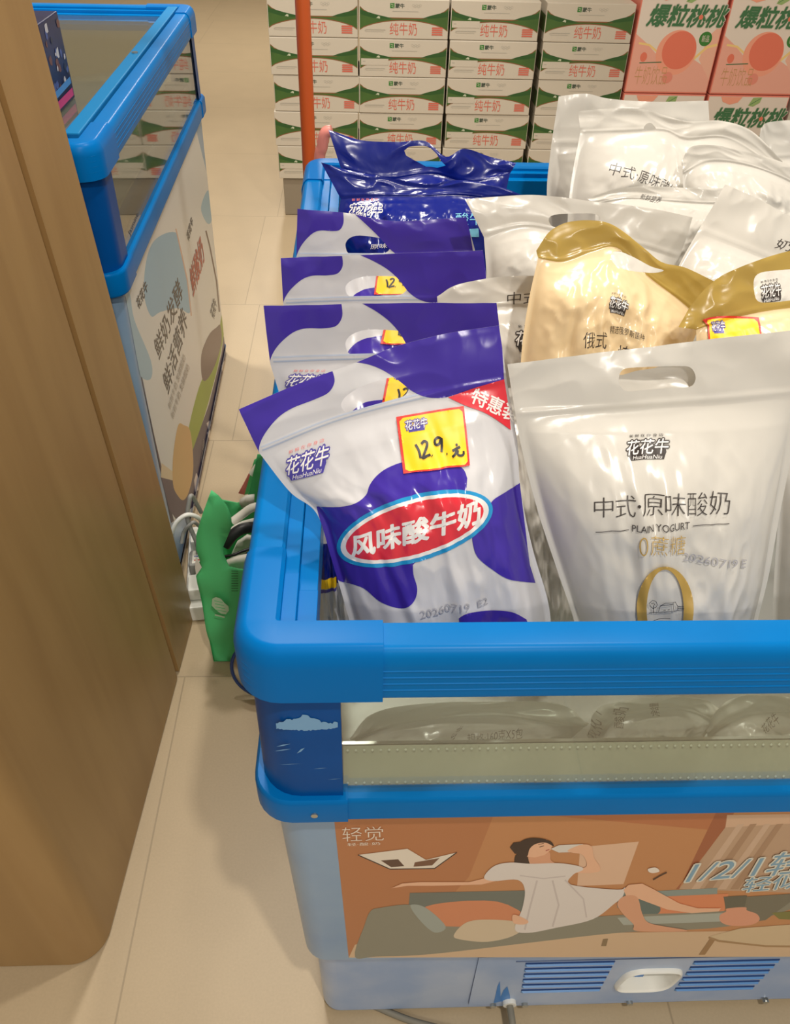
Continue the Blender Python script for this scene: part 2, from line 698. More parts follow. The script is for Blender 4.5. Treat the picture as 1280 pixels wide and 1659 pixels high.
    if cut:      # front face with the opening for the handle recess
        face = [(V2[-1][0], 0.012), (V2[0][0], 0.012), (V1[0][0], zb + 0.003), (V1[-1][0], zb + 0.003)]
        V, F = tri_poly(face, [cut])
        mb.add([(x, 0.022 + rec - 0.002 * (z - 0.012) / (zb - 0.009), z) for x, z in V], F, FILM_BASE)
    V3 = rrect(0.034 + rec * .5, 0.03 + rec, W_ - 0.034 - rec * .5, L_ - 0.03 - rec, 0.026)
    mb.add([(x, y, 0.012) for x, y in V2] + [(x, y, 0.0) for x, y in V3], [(a, (a + 1) % n, n + (a + 1) % n, n + a)[::-1] for a in range(n)], mat('black_foot', (40, 40, 40), 0.7))
    base = smooth_by_angle(mb.build('base', root), 50)
    # inner liner: well below the glass
    mb = MB()
    zi = zg + 0.034
    loft_ring(W_, L_, 0.03, [(0.036, zg - 0.006), (0.036, zi), (0.039, zi), (0.040, zi - 0.01), (0.040, hole)], STEEL, mb)
    q = rrect(0.040, 0.040, W_ - 0.040, L_ - 0.040, 0.01)
    mb.add([(x, y, hole) for x, y in q], [tuple(range(len(q)))], LINER)
    mb.build('liner', root)
    return body, base, fr, le


hx, hz = 0.4865, 0.111


def hring(sx, sz, y, sh=0.010, n=40):
    o = []
    for k in range(n):
        t = 2 * math.pi * k / n
        c, s = math.cos(t), math.sin(t)
        x = math.copysign(abs(c) ** 0.55, c) * sx
        z = math.copysign(abs(s) ** 0.55, s) * sz
        o.append((hx + x + z / sz * sh * 0.6, y, hz + z))
    return o




CUT = [(p[0], p[2]) for p in hring(0.0385, 0.0335, 0)]
F1 = thing('display_freezer', 'open blue display freezer filled with bags of yogurt, lounging woman on its front', 'freezer')
WX, LY, ZT = 0.97, 1.1, 0.857
ZR, ZG, ZL, ZB = 0.8033, 0.655, 0.6215, 0.252
body1, base1, frame1, ledge1 = freezer(F1, WX, LY, ZT, ZR, ZG, ZL, ZB, 0.023, 0.64, CUT)
post = [o for o in F1.children if o.name.startswith('corner_post')][0]
# scuffs on the front left post
rnd = random.Random(4)
fl = Flat(lambda x, z: (x, 0.0056, z), (0, -1, 0))
rag = lambda a: rnd.uniform(-a, a)
up = [(0.027 + 0.0495 * k / 34, 0.7655 + 0.010 * math.exp(-((k - 16) / 7.0) ** 2) + 0.003 * math.exp(-((k - 5) / 5.0) ** 2) + rag(0.0018)) for k in range(35)]
lo = [(0.0765 - 0.0495 * k / 34 + rag(0.0004), 0.7585 - 0.003 * math.sin(k / 34 * 3.1) + rag(0.0008)) for k in range(35)]
sc = up + lo
fl.poly(sc, SCUFF)
for x, z, a, b in ((0.031, 0.735, 0.006, 0.002), (0.03, 0.728, 0.007, 0.0015), (0.045, 0.727, 0.0035, 0.004), (0.06, 0.70, 0.006, 0.0008), (0.072, 0.683, 0.006, 0.0006), (0.035, 0.707, 0.01, 0.0005)):
    fl.poly([(x - a, z - b), (x, z - b * .4), (x + a, z + b), (x, z + b * .5)], SCUFF)
fl.build('scuff_mark', post)
# screw in the ledge corner
mb = MB()
mb.tube([(0.053, -0.0015, 0.637), (0.053, -0.0036, 0.637)], 0.0032, STEEL, 12)
lc = [o for o in ledge1.children][0]
mb.build('screw', lc)
# perforated steel strips behind the glass
mb = MB()
BST = mat('bright_steel', (206, 206, 190), 0.25, metal=0.4, var=0.08, vscale=24)
y0_, z0_, y1_, z1_ = 0.0150, ZG - 0.002, 0.0345, ZG + 0.034
mb.add([(0.079, y0_, z0_), (WX - 0.079, y0_, z0_), (WX - 0.079, y1_, z1_), (0.079, y1_, z1_), (0.079, y1_ + 0.001, z0_), (WX - 0.079, y1_ + 0.001, z0_)],
       [(0, 1, 2, 3), (3, 2, 5, 4)], BST)
for t in (0.12, 0.90):
    for k in range(110):
        x = 0.083 + k * 0.0074
        s_ = 0.0013
        q = lambda dx, dt: (x + dx, y0_ + (y1_ - y0_) * (t + dt) - 0.0006, z0_ + (z1_ - z0_) * (t + dt) + 0.0004)
        mb.add([q(-s_, 0), q(0, -0.035), q(s_, 0), q(0, 0.035)], [(0, 1, 2, 3)], mat('strip_dot', (250, 250, 244), 0.3))
        mb.add([q(-s_, -0.05), q(0, -0.075), q(s_, -0.05), q(0, -0.03)], [(0, 1, 2, 3)], mat('strip_dot_dark', (120, 122, 112), 0.5))
mb.build('perforated_strip', F1)

# ---------------------------------------------------------------- poster on the front of the freezer
PN = np.array((0, -1.0, 0.028))
PN /= np.linalg.norm(PN)
PP = (0.3, 0.0125, ZL)
SLOPE = 0.010 / (ZL - ZB)


def front_pt(px, py):
    n = np.array((0, -1.0, -SLOPE))
    return at_plane(px, py, (0.3, 0.012, ZL + 0.004), n)


pc = lambda n, c, r=0.35: mat('print_' + n, c, r, 0.4)
fl = Flat(front_pt, (0, -1, 0))
fl.poly([(541, 1323), (1420, 1312), (1420, 1549), (565, 1551)], pc('orange_wall', (196, 138, 92)))
fl.poly([(541, 1323), (800, 1320), (760, 1420), (640, 1551), (565, 1551)], pc('orange_wall_deep', (184, 122, 80)))
fl.poly([(860, 1319), (1190, 1315), (1160, 1345), (900, 1322)], pc('brown_cornice', (186, 118, 78)))
fl.poly([(1160, 1316), (1190, 1315), (1175, 1345), (1095, 1440), (1100, 1440)], pc('brown_corner', (164, 98, 66)))
fl.poly([(940, 1372), (1035, 1363), (1010, 1432), (935, 1435)], pc('light_patch', (226, 188, 158)))
fl.poly([(1190, 1322), (1420, 1318), (1420, 1450), (1100, 1440), (1175, 1340)], pc('curtain', (190, 158, 130)))
fl.poly([(1178, 1320), (1420, 1316), (1420, 1326), (1175, 1340)], pc('pelmet', (214, 178, 148)))
for a, c in ((1195, 'b'), (1215, 'a'), (1238, 'b'), (1258, 'a')):
    fl.poly([(a, 1335), (a + 11, 1334), (a - 62, 1440), (a - 75, 1440)], pc('fold' + c, (172, 138, 110) if c == 'a' else (206, 176, 150)))
# floor and sofa
fl.poly([(640, 1515), (1420, 1505), (1420, 1549), (565, 1551), (575, 1530)], pc('rug', (214, 184, 150)))
fl.poly([(664, 1446), (900, 1441), (900, 1490), (660, 1490)], pc('sofa_back', (112, 118, 110)))
fl.poly([(1000, 1446), (1162, 1438), (1162, 1448), (1080, 1470), (1000, 1470)], pc('sofa_back_pale', (140, 152, 146)))
fl.poly([(690, 1468), (806, 1460), (855, 1498), (720, 1502)], pc('orange_cushion', (214, 138, 98)), sm=True)
fl.poly([(1070, 1452), (1180, 1447), (1172, 1480), (1050, 1483)], pc('orange_cushion_b', (222, 138, 96)))
fl.poly([(1015, 1456), (1062, 1462), (1068, 1478), (1040, 1484), (1010, 1480)], pc('teal_cushion', (98, 116, 112)), sm=True)
fl.poly([(600, 1476), (616, 1470), (665, 1465), (700, 1478), (722, 1500), (860, 1494), (1000, 1482), (1175, 1475), (1250, 1455), (1300, 1450), (1300, 1465),
         (1180, 1500), (1010, 1510), (880, 1524), (700, 1545), (610, 1549), (575, 1549), (590, 1500)], pc('sofa', (140, 138, 122)), sm=True)
fl.poly([(665, 1466), (690, 1470), (722, 1500), (704, 1510), (680, 1490)], pc('sofa_arm', (160, 168, 160)), sm=True)
fl.poly([(1000, 1486), (1180, 1478), (1175, 1492), (1010, 1498)], pc('sofa_seat', (172, 178, 168)))
fl.poly([(735, 1515), (755, 1494), (790, 1489), (850, 1493), (858, 1497), (830, 1516), (790, 1525), (750, 1522)], pc('cream_cushion', (214, 196, 168)), sm=True)
fl.poly([(1172, 1452), (1210, 1450), (1210, 1472), (1176, 1474)], pc('dark_cushion', (100, 98, 84)))
fl.poly([(1210, 1452), (1300, 1446), (1240, 1490), (1200, 1495)], pc('dark_sofa_end', (118, 114, 98)))
fl.poly([(1166, 1482), (1176, 1476), (1178, 1471), (1207, 1469), (1210, 1474), (1226, 1480), (1230, 1490), (1215, 1498), (1185, 1499), (1168, 1493)], pc('clay_pot', (224, 158, 128)), sm=True)
fl.poly([(1150, 1516), (1200, 1503), (1280, 1497), (1420, 1496), (1420, 1532), (1240, 1531), (1165, 1522)], pc('round_table', (212, 188, 152)))
fl.line([(1148, 1518), (1165, 1524), (1240, 1532), (1420, 1534)], 3, pc('table_edge', (170, 136, 96)))
fl.poly([(1150, 1520), (1158, 1523), (1142, 1546), (1132, 1546)], pc('table_leg', (160, 124, 84)))
fl.poly([(1250, 1478), (1300, 1474), (1300, 1490), (1262, 1488)], pc('green_leaf', (126, 124, 66)))
fl.poly([(985, 1520), (982, 1532), (974, 1532), (977, 1521)], pc('sofa_leg', (140, 118, 86)))
# open magazine
fl.poly([(580, 1384), (660, 1374), (690, 1392), (740, 1380), (704, 1405), (632, 1407)], pc('magazine', (232, 222, 206)))
fl.poly([(617, 1393), (645, 1391), (655, 1402), (634, 1404)], pc('magazine_photo', (96, 70, 56)))
fl.poly([(672, 1396), (712, 1389), (700, 1401), (670, 1403)], pc('magazine_photo_b', (120, 84, 62)))
fl.line([(580, 1384), (632, 1407), (704, 1406), (740, 1380)], 1.6, pc('magazine_edge', (60, 46, 40)))
# the lounging woman
SKIN = pc('skin', (236, 186, 152))
SKIN2 = pc('skin_shade', (222, 164, 130))
DRESS = pc('dress', (226, 218, 212))
DRESS2 = pc('dress_fold', (206, 196, 192))
HAIR = pc('hair', (58, 40, 34))
fl.poly([(634, 1438), (652, 1430), (680, 1428), (760, 1428), (800, 1418), (812, 1424), (780, 1432), (700, 1434), (660, 1434)], SKIN)
fl.poly([(835, 1385), (850, 1380), (858, 1404), (836, 1406)], HAIR, sm=True)
fl.poly([(826, 1372), (832, 1364), (850, 1362), (858, 1372), (850, 1382), (834, 1382)], HAIR)
fl.poly([(858, 1378), (888, 1378), (892, 1392), (900, 1400), (862, 1402)], SKIN2, sm=True)
fl.poly([(844, 1372), (852, 1362), (870, 1357), (886, 1359), (895, 1367), (892, 1376), (882, 1384), (866, 1388), (850, 1386)], SKIN)
fl.poly([(838, 1378), (842, 1364), (856, 1357), (876, 1357), (892, 1362), (897, 1370), (884, 1364), (868, 1366), (858, 1374), (854, 1386), (844, 1386)], HAIR, sm=True)
fl.line([(884, 1377), (890, 1375)], 1.5, pc('lips', (180, 84, 76)))
fl.line([(874, 1371), (881, 1369)], 1.1, HAIR)
fl.line([(872, 1367), (881, 1365)], 0.8, HAIR)
fl.poly([(892, 1374), (905, 1368), (944, 1366), (950, 1372), (936, 1379), (905, 1380)], pc('bottle', (222, 216, 208)))
fl.poly([(920, 1376), (942, 1367), (958, 1370), (962, 1388), (972, 1404), (966, 1412), (936, 1413), (930, 1408), (950, 1402), (944, 1384), (926, 1380)], SKIN, sm=True)
fl.poly([(784, 1420), (800, 1402), (826, 1396), (860, 1398), (905, 1397), (938, 1402), (944, 1408), (928, 1416), (925, 1432), (1000, 1440), (1012, 1436), (1008, 1452),
         (996, 1462), (960, 1488), (900, 1502), (856, 1510), (834, 1504), (846, 1470), (850, 1440), (838, 1424), (800, 1426)], DRESS, sm=True)
fl.line([(842, 1417), (880, 1422), (916, 1418)], 2, DRESS2)
fl.line([(870, 1425), (858, 1470), (850, 1505)], 3, DRESS2)
fl.line([(895, 1425), (905, 1465), (895, 1500)], 3, DRESS2)
fl.line([(915, 1424), (945, 1455), (950, 1485)], 2.5, DRESS2)
fl.poly([(1010, 1440), (1018, 1432), (1040, 1430), (1060, 1440), (1100, 1462), (1130, 1470), (1168, 1470), (1164, 1475), (1120, 1478), (1080, 1472), (1035, 1455), (1014, 1450)], SKIN)
fl.poly([(1000, 1462), (1012, 1450), (1032, 1452), (1040, 1478), (1050, 1493), (1080, 1500), (1110, 1505), (1104, 1508), (1032, 1507), (1026, 1496), (1008, 1478)], SKIN2, sm=True)
fl.poly([(832, 1480), (855, 1490), (850, 1496), (832, 1494)], SKIN, sm=True)
# small bird
fl.poly([(1050, 1406), (1062, 1404), (1068, 1410), (1058, 1413), (1051, 1411)], pc('bird', (236, 226, 214)), sm=True)
fl.line([(1058, 1424), (1068, 1418), (1080, 1412)], 2, pc('bird_dark', (84, 58, 44)))
# lettering
LW = pc('poster_white', (238, 226, 210))
fl.text('轻觉', (555, 1362), (622, 1360), (554, 1339), LW, -0.01)
fl.text('轻·酸·奶', (563, 1369), (616, 1367), (563, 1364), LW)
WB = pc('poster_blue', (128, 166, 190))
WO = pc('poster_pale', (224, 222, 208))
for m, b in ((WO, 0.05), (WB, 0.0)):
    fl.text('1/2/1轻', (1108, 1430), (1297, 1412), (1130, 1392), m, b)
    fl.text('轻似', (1200, 1444), (1292, 1436), (1210, 1420), m, b)
po = fl.build('poster', body1)
po['label'] = 'printed picture of a woman in a white dress lounging on a sofa'

# ---------------------------------------------------------------- vent panel at the foot of the freezer
YB = 0.0435


def base_pt(px, py):
    return at_y(px, py, YB - 0.0022)


mb = MB()
a, b = 0.246, 0.735
V, F = tri_poly([(a, 0.030), (b, 0.030), (b, 0.196), (a, 0.196)], [CUT])
mb.add([(x, YB - 0.002, z) for x, z in V], F, FILM_BASE)
edge = [(a, 0.030), (b, 0.030), (b, 0.196), (a, 0.196)]
mb.add([(x, YB - 0.002, z) for x, z in edge] + [(x, YB + 0.001, z) for x, z in edge], [((k + 1) % 4, k, k + 4, (k + 1) % 4 + 4) for k in range(4)], mat('panel_crease', (84, 104, 140), 0.5))
mb.box((a + 0.05, YB - 0.0026, 0.180), (b - 0.05, YB, 0.1825), mat('panel_crease', (84, 104, 140), 0.5))
vp = mb.build('vent_panel', base1)
for quad in ((852, 1560, 995, 1560, 845, 1603, 972, 1603), (1125, 1557, 1261, 1557, 1095, 1600, 1220, 1600)):
    for k in range(6):
        t = k / 5
        p = base_pt(quad[0] + (quad[4] - quad[0]) * t, quad[1] + (quad[5] - quad[1]) * t)
        q = base_pt(quad[2] + (quad[6] - quad[2]) * t, quad[3] + (quad[7] - quad[3]) * t)
        s_ = MB()
        z = (p[2] + q[2]) / 2
        # a louvre: dark slit with a pressed blue lip under it
        s_.box((p[0], YB - 0.0030, z), (q[0], YB - 0.0015, z + 0.0035), SLOT)
        s_.add([(p[0], YB - 0.0022, z - 0.0075), (q[0], YB - 0.0022, z - 0.0075), (q[0] - 0.002, YB - 0.0055, z - 0.001), (p[0] + 0.002, YB - 0.0055, z - 0.001),
                (q[0], YB - 0.0022, z), (p[0], YB - 0.0022, z)], [(0, 1, 2, 3), (3, 2, 4, 5), (1, 4, 2), (0, 3, 5)], mat('louvre_blue', (92, 146, 206), 0.4))
        s_.build('vent_slot', vp)
# white recessed handle
fl = MB()
rings = [hring(0.041, 0.036, YB - 0.002), hring(0.0405, 0.0355, YB - 0.006), hring(0.038, 0.033, YB - 0.008), hring(0.0345, 0.0295, YB - 0.005), hring(0.031, 0.026, YB + 0.028)]
V = [p for r in rings for p in r]
n = 40
F_ = []
for i in range(4):
    for k in range(n):
        F_.append((i * n + k, i * n + (k + 1) % n, (i + 1) * n + (k + 1) % n, (i + 1) * n + k))
F_.append(tuple(range(4 * n, 5 * n)))
fl.add(V, F_, WHITE_PL)
# panel and base are cut open for the recess; its back is plain white
hd = smooth_by_angle(fl.build('handle', vp), 50)
hd['label'] = 'white recessed handle'
mb = MB()
mb.box((hx - 0.012, YB + 0.010, hz - 0.024), (hx + 0.002, YB + 0.020, hz + 0.022), mat('latch_white', (214, 220, 224), 0.4), 0.001)
mb.box((hx - 0.011, YB + 0.0085, hz - 0.022), (hx + 0.001, YB + 0.012, hz - 0.013), mat('vent_blue', (62, 128, 200), 0.4))
mb.build('latch', hd)
for px, py in ((1020, 1623), (1240, 1620), (850, 1626), (799, 1627)):
    p = base_pt(px, py)
    mb = MB()
    mb.tube([(p[0], YB, p[2]), (p[0], YB - 0.006, p[2])], 0.0045, STEEL, 12)
    mb.build('screw', vp)
p = base_pt(825, 1622)
mb = MB()
mb.tube([(p[0], YB + 0.002, p[2]), (p[0], YB - 0.008, p[2])], 0.0095, WHITE_PL, 16)
gr = mb.build('grommet', vp)
# torn film beside the cord
fl = Flat(base_pt, (0, -1, 0))
fl.poly([(800, 1625), (806, 1598), (810, 1590), (811, 1615), (816, 1604), (822, 1598), (826, 1612), (828, 1628), (812, 1622)], mat('vent_blue', (62, 128, 200), 0.4))
fl.build('torn_film', vp)
pts = spline([(p[0], YB - 0.006, p[2]), (p[0] + 0.001, YB - 0.03, p[2] - 0.002), (p[0], YB - 0.042, p[2] - 0.016), (p[0] - 0.02, YB - 0.042, 0.007), (p[0] - 0.07, YB - 0.03, 0.0062),
              (p[0] - 0.14, YB - 0.012, 0.0062), (p[0] - 0.2, YB + 0.012, 0.0062)], 10)
mb = MB()
mb.tube(pts, 0.0048, RUBBER, 10)
smooth_by_angle(mb.build('power_cord', base1), 60)

# ---------------------------------------------------------------- second freezer, behind the wooden counter
F2 = thing('display_freezer', 'blue display freezer behind the wooden counter, printed with sky and grass', 'freezer')
W2, L2 = 0.72, 1.09
Z2T, Z2R, Z2G, Z2L, Z2B = 0.942, 0.893, 0.745, 0.708, 0.03
body2, base2, frame2, ledge2 = freezer(F2, W2, L2, Z2T, Z2R, Z2G, Z2L, 0.028, -0.004, 0.62)
O2 = Vector((-0.285 - W2, 0.865, 0))
YAW2 = math.radians(1.2)
M2 = Matrix.Translation(O2 + Vector((W2, 0, 0))) @ Matrix.Rotation(YAW2, 4, 'Z') @ Matrix.Translation((-W2, 0, 0))
I2 = M2.inverted()
nw = M2.to_3x3() @ Vector((1, 0, 0))
nl_t, nl_b = W2 - 0.012, W2 - 0.024


def side_pt(px, py):
    """photo point on the leaning right side of the second freezer, in its own coordinates"""
    k = (nl_t - nl_b) / (Z2L + 0.004 - 0.028)
    pt = M2 @ Vector((nl_t, 0, Z2L + 0.004))
    nn = M2.to_3x3() @ Vector((1, 0, -k))
    q = I2 @ Vector(at_plane(px, py, pt, nn))
    return (q.x, min(max(q.y, 0.040), L2 - 0.040), q.z)


def cr2(pts):      # traced on an enlargement of the photo: origin (150, 380), 0.3135 px per unit
    return [(150 + x * 0.3135, 380 + y * 0.3135) for x, y in pts]


fl = Flat(side_pt, (1, 0, 0))
fl.poly(cr2([(95, 270), (190, 275), (330, -60), (520, -600), (620, -400), (760, 480), (520, 1430), (410, 1490)]), pc('sky_white', (228, 228, 222)))
fl.poly(cr2([(95, 270), (110, 275), (250, 740), (420, 1480), (405, 1490)]), pc('navy_edge', (44, 44, 72)))
fl.poly(cr2([(110, 285), (185, 290), (215, 440), (300, 650), (300, 745), (250, 735), (215, 640)]), pc('sky_blue', (160, 196, 214)), sm=True, corners=(0,))
fl.poly(cr2([(280, 120), (330, 20), (430, -10), (455, 100), (490, 230), (505, 400), (440, 380), (350, 400), (300, 420), (265, 300)]), pc('sky_blue_b', (150, 190, 214)), sm=True)
fl.poly(cr2([(640, -60), (680, -170), (700, 60), (690, 160), (660, 100)]), pc('sky_blue_c', (156, 194, 214)), sm=True)
fl.poly(cr2([(560, -140), (600, -230), (615, -80), (590, -60)]), pc('sky_blue_d', (168, 200, 216)), sm=True)
fl.line(cr2([(430, -30), (455, 80), (490, 240), (510, 420)]), 2.0, pc('pack_edge', (214, 180, 160)))
fl.line(cr2([(585, -20), (605, 60), (640, 240), (655, 400)]), 2.2, pc('pack_edge_b', (110, 90, 84)))
GR = pc('grass_print', (150, 172, 48))
fl.poly(cr2([(700, 320), (690, 430), (660, 620), (600, 860), (520, 1110), (490, 1100), (500, 980), (560, 760), (620, 680), (650, 520), (670, 400)]), GR, sm=True)
DKP = pc('dark_band', (84, 72, 92))
fl.poly(cr2([(720, 270), (758, 490), (700, 740), (545, 1390), (430, 1470), (395, 1420), (352, 1255), (470, 1265), (518, 1110), (600, 880), (665, 620), (700, 420)]), DKP)
fl.poly(cr2([(355, 1180), (420, 1230), (430, 1275), (352, 1255)]), pc('cream_box', (226, 206, 170)))
fl.poly(cr2([(440, 990), (470, 985), (505, 1020), (520, 1200), (500, 1320), (470, 1372), (440, 1350), (415, 1290), (415, 1150)]), pc('gold_splash', (216, 176, 112)), sm=True)
fl.poly(cr2([(600, 520), (640, 480), (660, 470), (665, 560), (630, 680), (590, 750), (565, 740), (562, 620)]), pc('brown_barrel', (120, 100, 98)), sm=True)
fl.poly(cr2([(655, 80), (672, 70), (690, 200), (695, 320), (670, 240)]), pc('brown_branch', (130, 110, 90)))
fl.poly(cr2([(535, 1230), (548, 1260), (546, 1320), (530, 1330), (524, 1270)]), pc('pale_tag', (226, 214, 206)))
for y, x, h in ((650, 675, 90), (960, 598, 50), (1010, 600, 45)):
    fl.poly(cr2([(x - 10, y + h * .3), (x + 6, y), (x + 12, y + h * .5), (x, y + h)]), pc('pale_tag', (226, 214, 206)))
TX = pc('dark_text', (52, 50, 58))
fl.text('鲜奶发酵', cr2([(345, 655)])[0], cr2([(470, 310)])[0], cr2([(312, 560)])[0], TX, 0.012)
fl.text('鲜活营养', cr2([(392, 835)])[0], cr2([(494, 455)])[0], cr2([(358, 740)])[0], TX, 0.012)
fl.text('花花牛', cr2([(238, 390)])[0], cr2([(287, 280)])[0], cr2([(222, 340)])[0], TX, 0.02)
fl.text('花花牛', cr2([(495, 40)])[0], cr2([(520, -60)])[0], cr2([(484, 0)])[0], TX, 0.02)
RD = pc('red_text', (186, 84, 70))
fl.text('鲜酸奶', cr2([(520, 330)])[0], cr2([(578, 130)])[0], cr2([(498, 190)])[0], RD, 0.02)
GT = pc('grey_text', (176, 168, 160))
for a, b in (((415, 960), (500, 690)), ((400, 910), (480, 640)), ((640, 930), (660, 780)), ((570, 1200), (582, 1080)), ((690, 640), (720, 510))):
    fl.text('新鲜牛奶 发酵酸奶', cr2([a])[0], cr2([b])[0], cr2([(a[0] - 14, a[1] - 30)])[0], GT)
fl.text('花花牛', cr2([(625, 440)])[0], cr2([(642, 360)])[0], cr2([(605, 400)])[0], TX, 0.01)
p2 = fl.build('poster', body2)
p2['label'] = 'printed picture of sky, yogurt packs and green grass with lettering'
# sticker text on the side glass
fl = Flat(lambda px, py: tuple(I2 @ Vector(at_plane(px, py, M2 @ Vector((W2 - 0.0088, 0, 0)), nw))), (1, 0, 0))
fl.text('Jasmine', (212, 384), (226, 350), (207, 377), TX)
sg = [o for o in F2.children if o.name.startswith('side_glass')][1]
fl.build('glass_marking', sg)
# sliding lid with its blue rail and steel screw
mb = MB()
mb.box((0.05, 0.06, Z2T - 0.020), (W2 - 0.05, L2 - 0.06, Z2T - 0.016), CLEAR)
ld = mb.build('sliding_lid', F2)
mb = MB()
mb.box((W2 - 0.058, 0.05, Z2T - 0.010), (W2 - 0.034, L2 - 0.05, Z2T + 0.004), mat('blue_rail', (24, 118, 176), 0.5, 0.08), 0.002)
rl = mb.build('lid_rail', F2)
q = I2 @ Vector(at_z(200, 86, Z2T + 0.004))
mb = MB()
mb.tube([(W2 - 0.046, q.y, Z2T + 0.003), (W2 - 0.046, q.y, Z2T + 0.0065)], 0.006, STEEL, 12)
mb.build('screw', rl)
# crumpled clear film lying over the goods under the lid
F2.matrix_basis = M2
nx_, ny_ = 40, 50
V = []
for i in range(nx_ + 1):
    for j in range(ny_ + 1):
        x, y = 0.07 + (W2 - 0.14) * i / nx_, 0.07 + (L2 - 0.14) * j / ny_
        q = Vector((x * 4, y * 3, 2.0))
        z = 0.80 + 0.05 * noise.noise(q) + 0.025 * (0.4 - abs(noise.noise(q * 2.3)))
        V.append(M2 @ Vector((x, y, z)))
F = [(i * (ny_ + 1) + j, (i + 1) * (ny_ + 1) + j, (i + 1) * (ny_ + 1) + j + 1, i * (ny_ + 1) + j + 1) for i in range(nx_) for j in range(ny_)]
o = link('plastic_cover', V, F, glass_mat('clear_film', (0.92, 0.93, 0.90), 0.22, haze=0.25), None, None, True)
tag(o, 'crumpled clear plastic sheet inside the second freezer under its lid', 'plastic sheet')
# ------------------------------------------------------------------ wooden counter at the left
def wood_mat():
    m = bpy.data.materials.new('honey_wood_laminate')
    m.use_nodes = True
    nt = m.node_tree
    b = nt.nodes['Principled BSDF']
    tc = nt.nodes.new('ShaderNodeTexCoord')
    mp = nt.nodes.new('ShaderNodeMapping')
    mp.inputs['Scale'].default_value = (9, 9, 0.9)
    n = nt.nodes.new('ShaderNodeTexNoise')
    n.inputs['Scale'].default_value = 2.2
    n.inputs['Detail'].default_value = 6
    n.inputs['Distortion'].default_value = 0.6
    r = nt.nodes.new('ShaderNodeValToRGB')
    r.color_ramp.elements[0].position = 0.3
    r.color_ramp.elements[1].position = 0.75
    r.color_ramp.elements[0].color = lin((152, 119, 74)) + (1,)
    r.color_ramp.elements[1].color = lin((166, 133, 85)) + (1,)
    L = nt.links.new
    L(tc.outputs['Object'], mp.inputs[0])
    L(mp.outputs[0], n.inputs['Vector'])
    L(n.outputs['Fac'], r.inputs[0])
    L(r.outputs[0], b.inputs['Base Color'])
    b.inputs['Roughness'].default_value = 0.38
    return m


WOOD = wood_mat()
CT = thing('counter', 'honey coloured wooden counter with a rounded corner and grooved edge', 'counter', (-0.6, 0.45, 0))
LEAN = 0.044


def wx(x, z):
    return x - LEAN * z


# plan outline: front edge, rounded corner, right side up to the groove
def counter_prism(plan, z0, z1, name, m, parent, chamfer=0.003):
    mb = MB()
    n = len(plan)
    cx_, cy_ = sum(p[0] for p in plan) / n, sum(p[1] for p in plan) / n

    def ring(z, d):
        return [(wx(x, z) - d * (1 if x > cx_ else -1), y - d * (1 if y > cy_ else -1), z) for x, y in plan]
    V = ring(z0, chamfer) + ring(z0 + chamfer * 1.5, 0) + ring(z1, 0)
    F = []
    for r in range(2):
        for a in range(n):
            b_ = (a + 1) % n
            F.append((r * n + a, r * n + b_, (r + 1) * n + b_, (r + 1) * n + a))
    F.append(tuple(reversed(range(n))))
    F.append(tuple(range(2 * n, 3 * n)))
    mb.add(V, F, m)
    return smooth_by_angle(mb.build(name, parent), 40)


def side_x(y):
    return -0.2915 + (y - 0.166) * 0.0447


plan = [(-1.3, 0.118)]
r_ = 0.05
for k in range(13):
    a = -math.pi / 2 + math.pi / 2 * k / 12
    plan.append((side_x(0.168) - r_ + r_ * math.cos(a), 0.118 + r_ + r_ * math.sin(a)))
plan += [(side_x(0.648), 0.648), (-1.3, 0.648)]
counter_prism(plan, 0.0, 1.75, 'panel', WOOD, CT)
counter_prism([(-1.3, 0.649), (side_x(0.65) - 0.007, 0.649), (side_x(0.65) - 0.007, 0.664), (-1.3, 0.664)], 0.0, 1.75, 'groove_strip', mat('groove_wood', (150, 108, 62), 0.5), CT)
counter_prism([(-1.3, 0.665), (side_x(0.665), 0.665), (side_x(0.815), 0.815), (-1.3, 0.815)], 0.0, 1.75, 'edge_trim', WOOD, CT)

# ------------------------------------------------------------------ milk cartons along the back
YS = 3.06
CARD = mat('carton_white', (200, 190, 173), 0.55)
CARDG = mat('carton_green', (70, 104, 44), 0.5, var=0.2, vscale=18)
CARDG2 = mat('carton_green_deep', (44, 84, 34), 0.5)
CARDB = mat('carton_brown', (132, 84, 48), 0.55)
REDT = mat('carton_red', (206, 104, 84), 0.5)
GRNT = mat('carton_green_text', (54, 122, 46), 0.5)
DKT = mat('carton_dark_text', (70, 80, 66), 0.5)
GYT = mat('carton_grey_text', (176, 170, 156), 0.5)
PAL = mat('grey_pallet', (142, 130, 112), 0.6)
CW, CH, CD = 0.327, 0.1265, 0.26


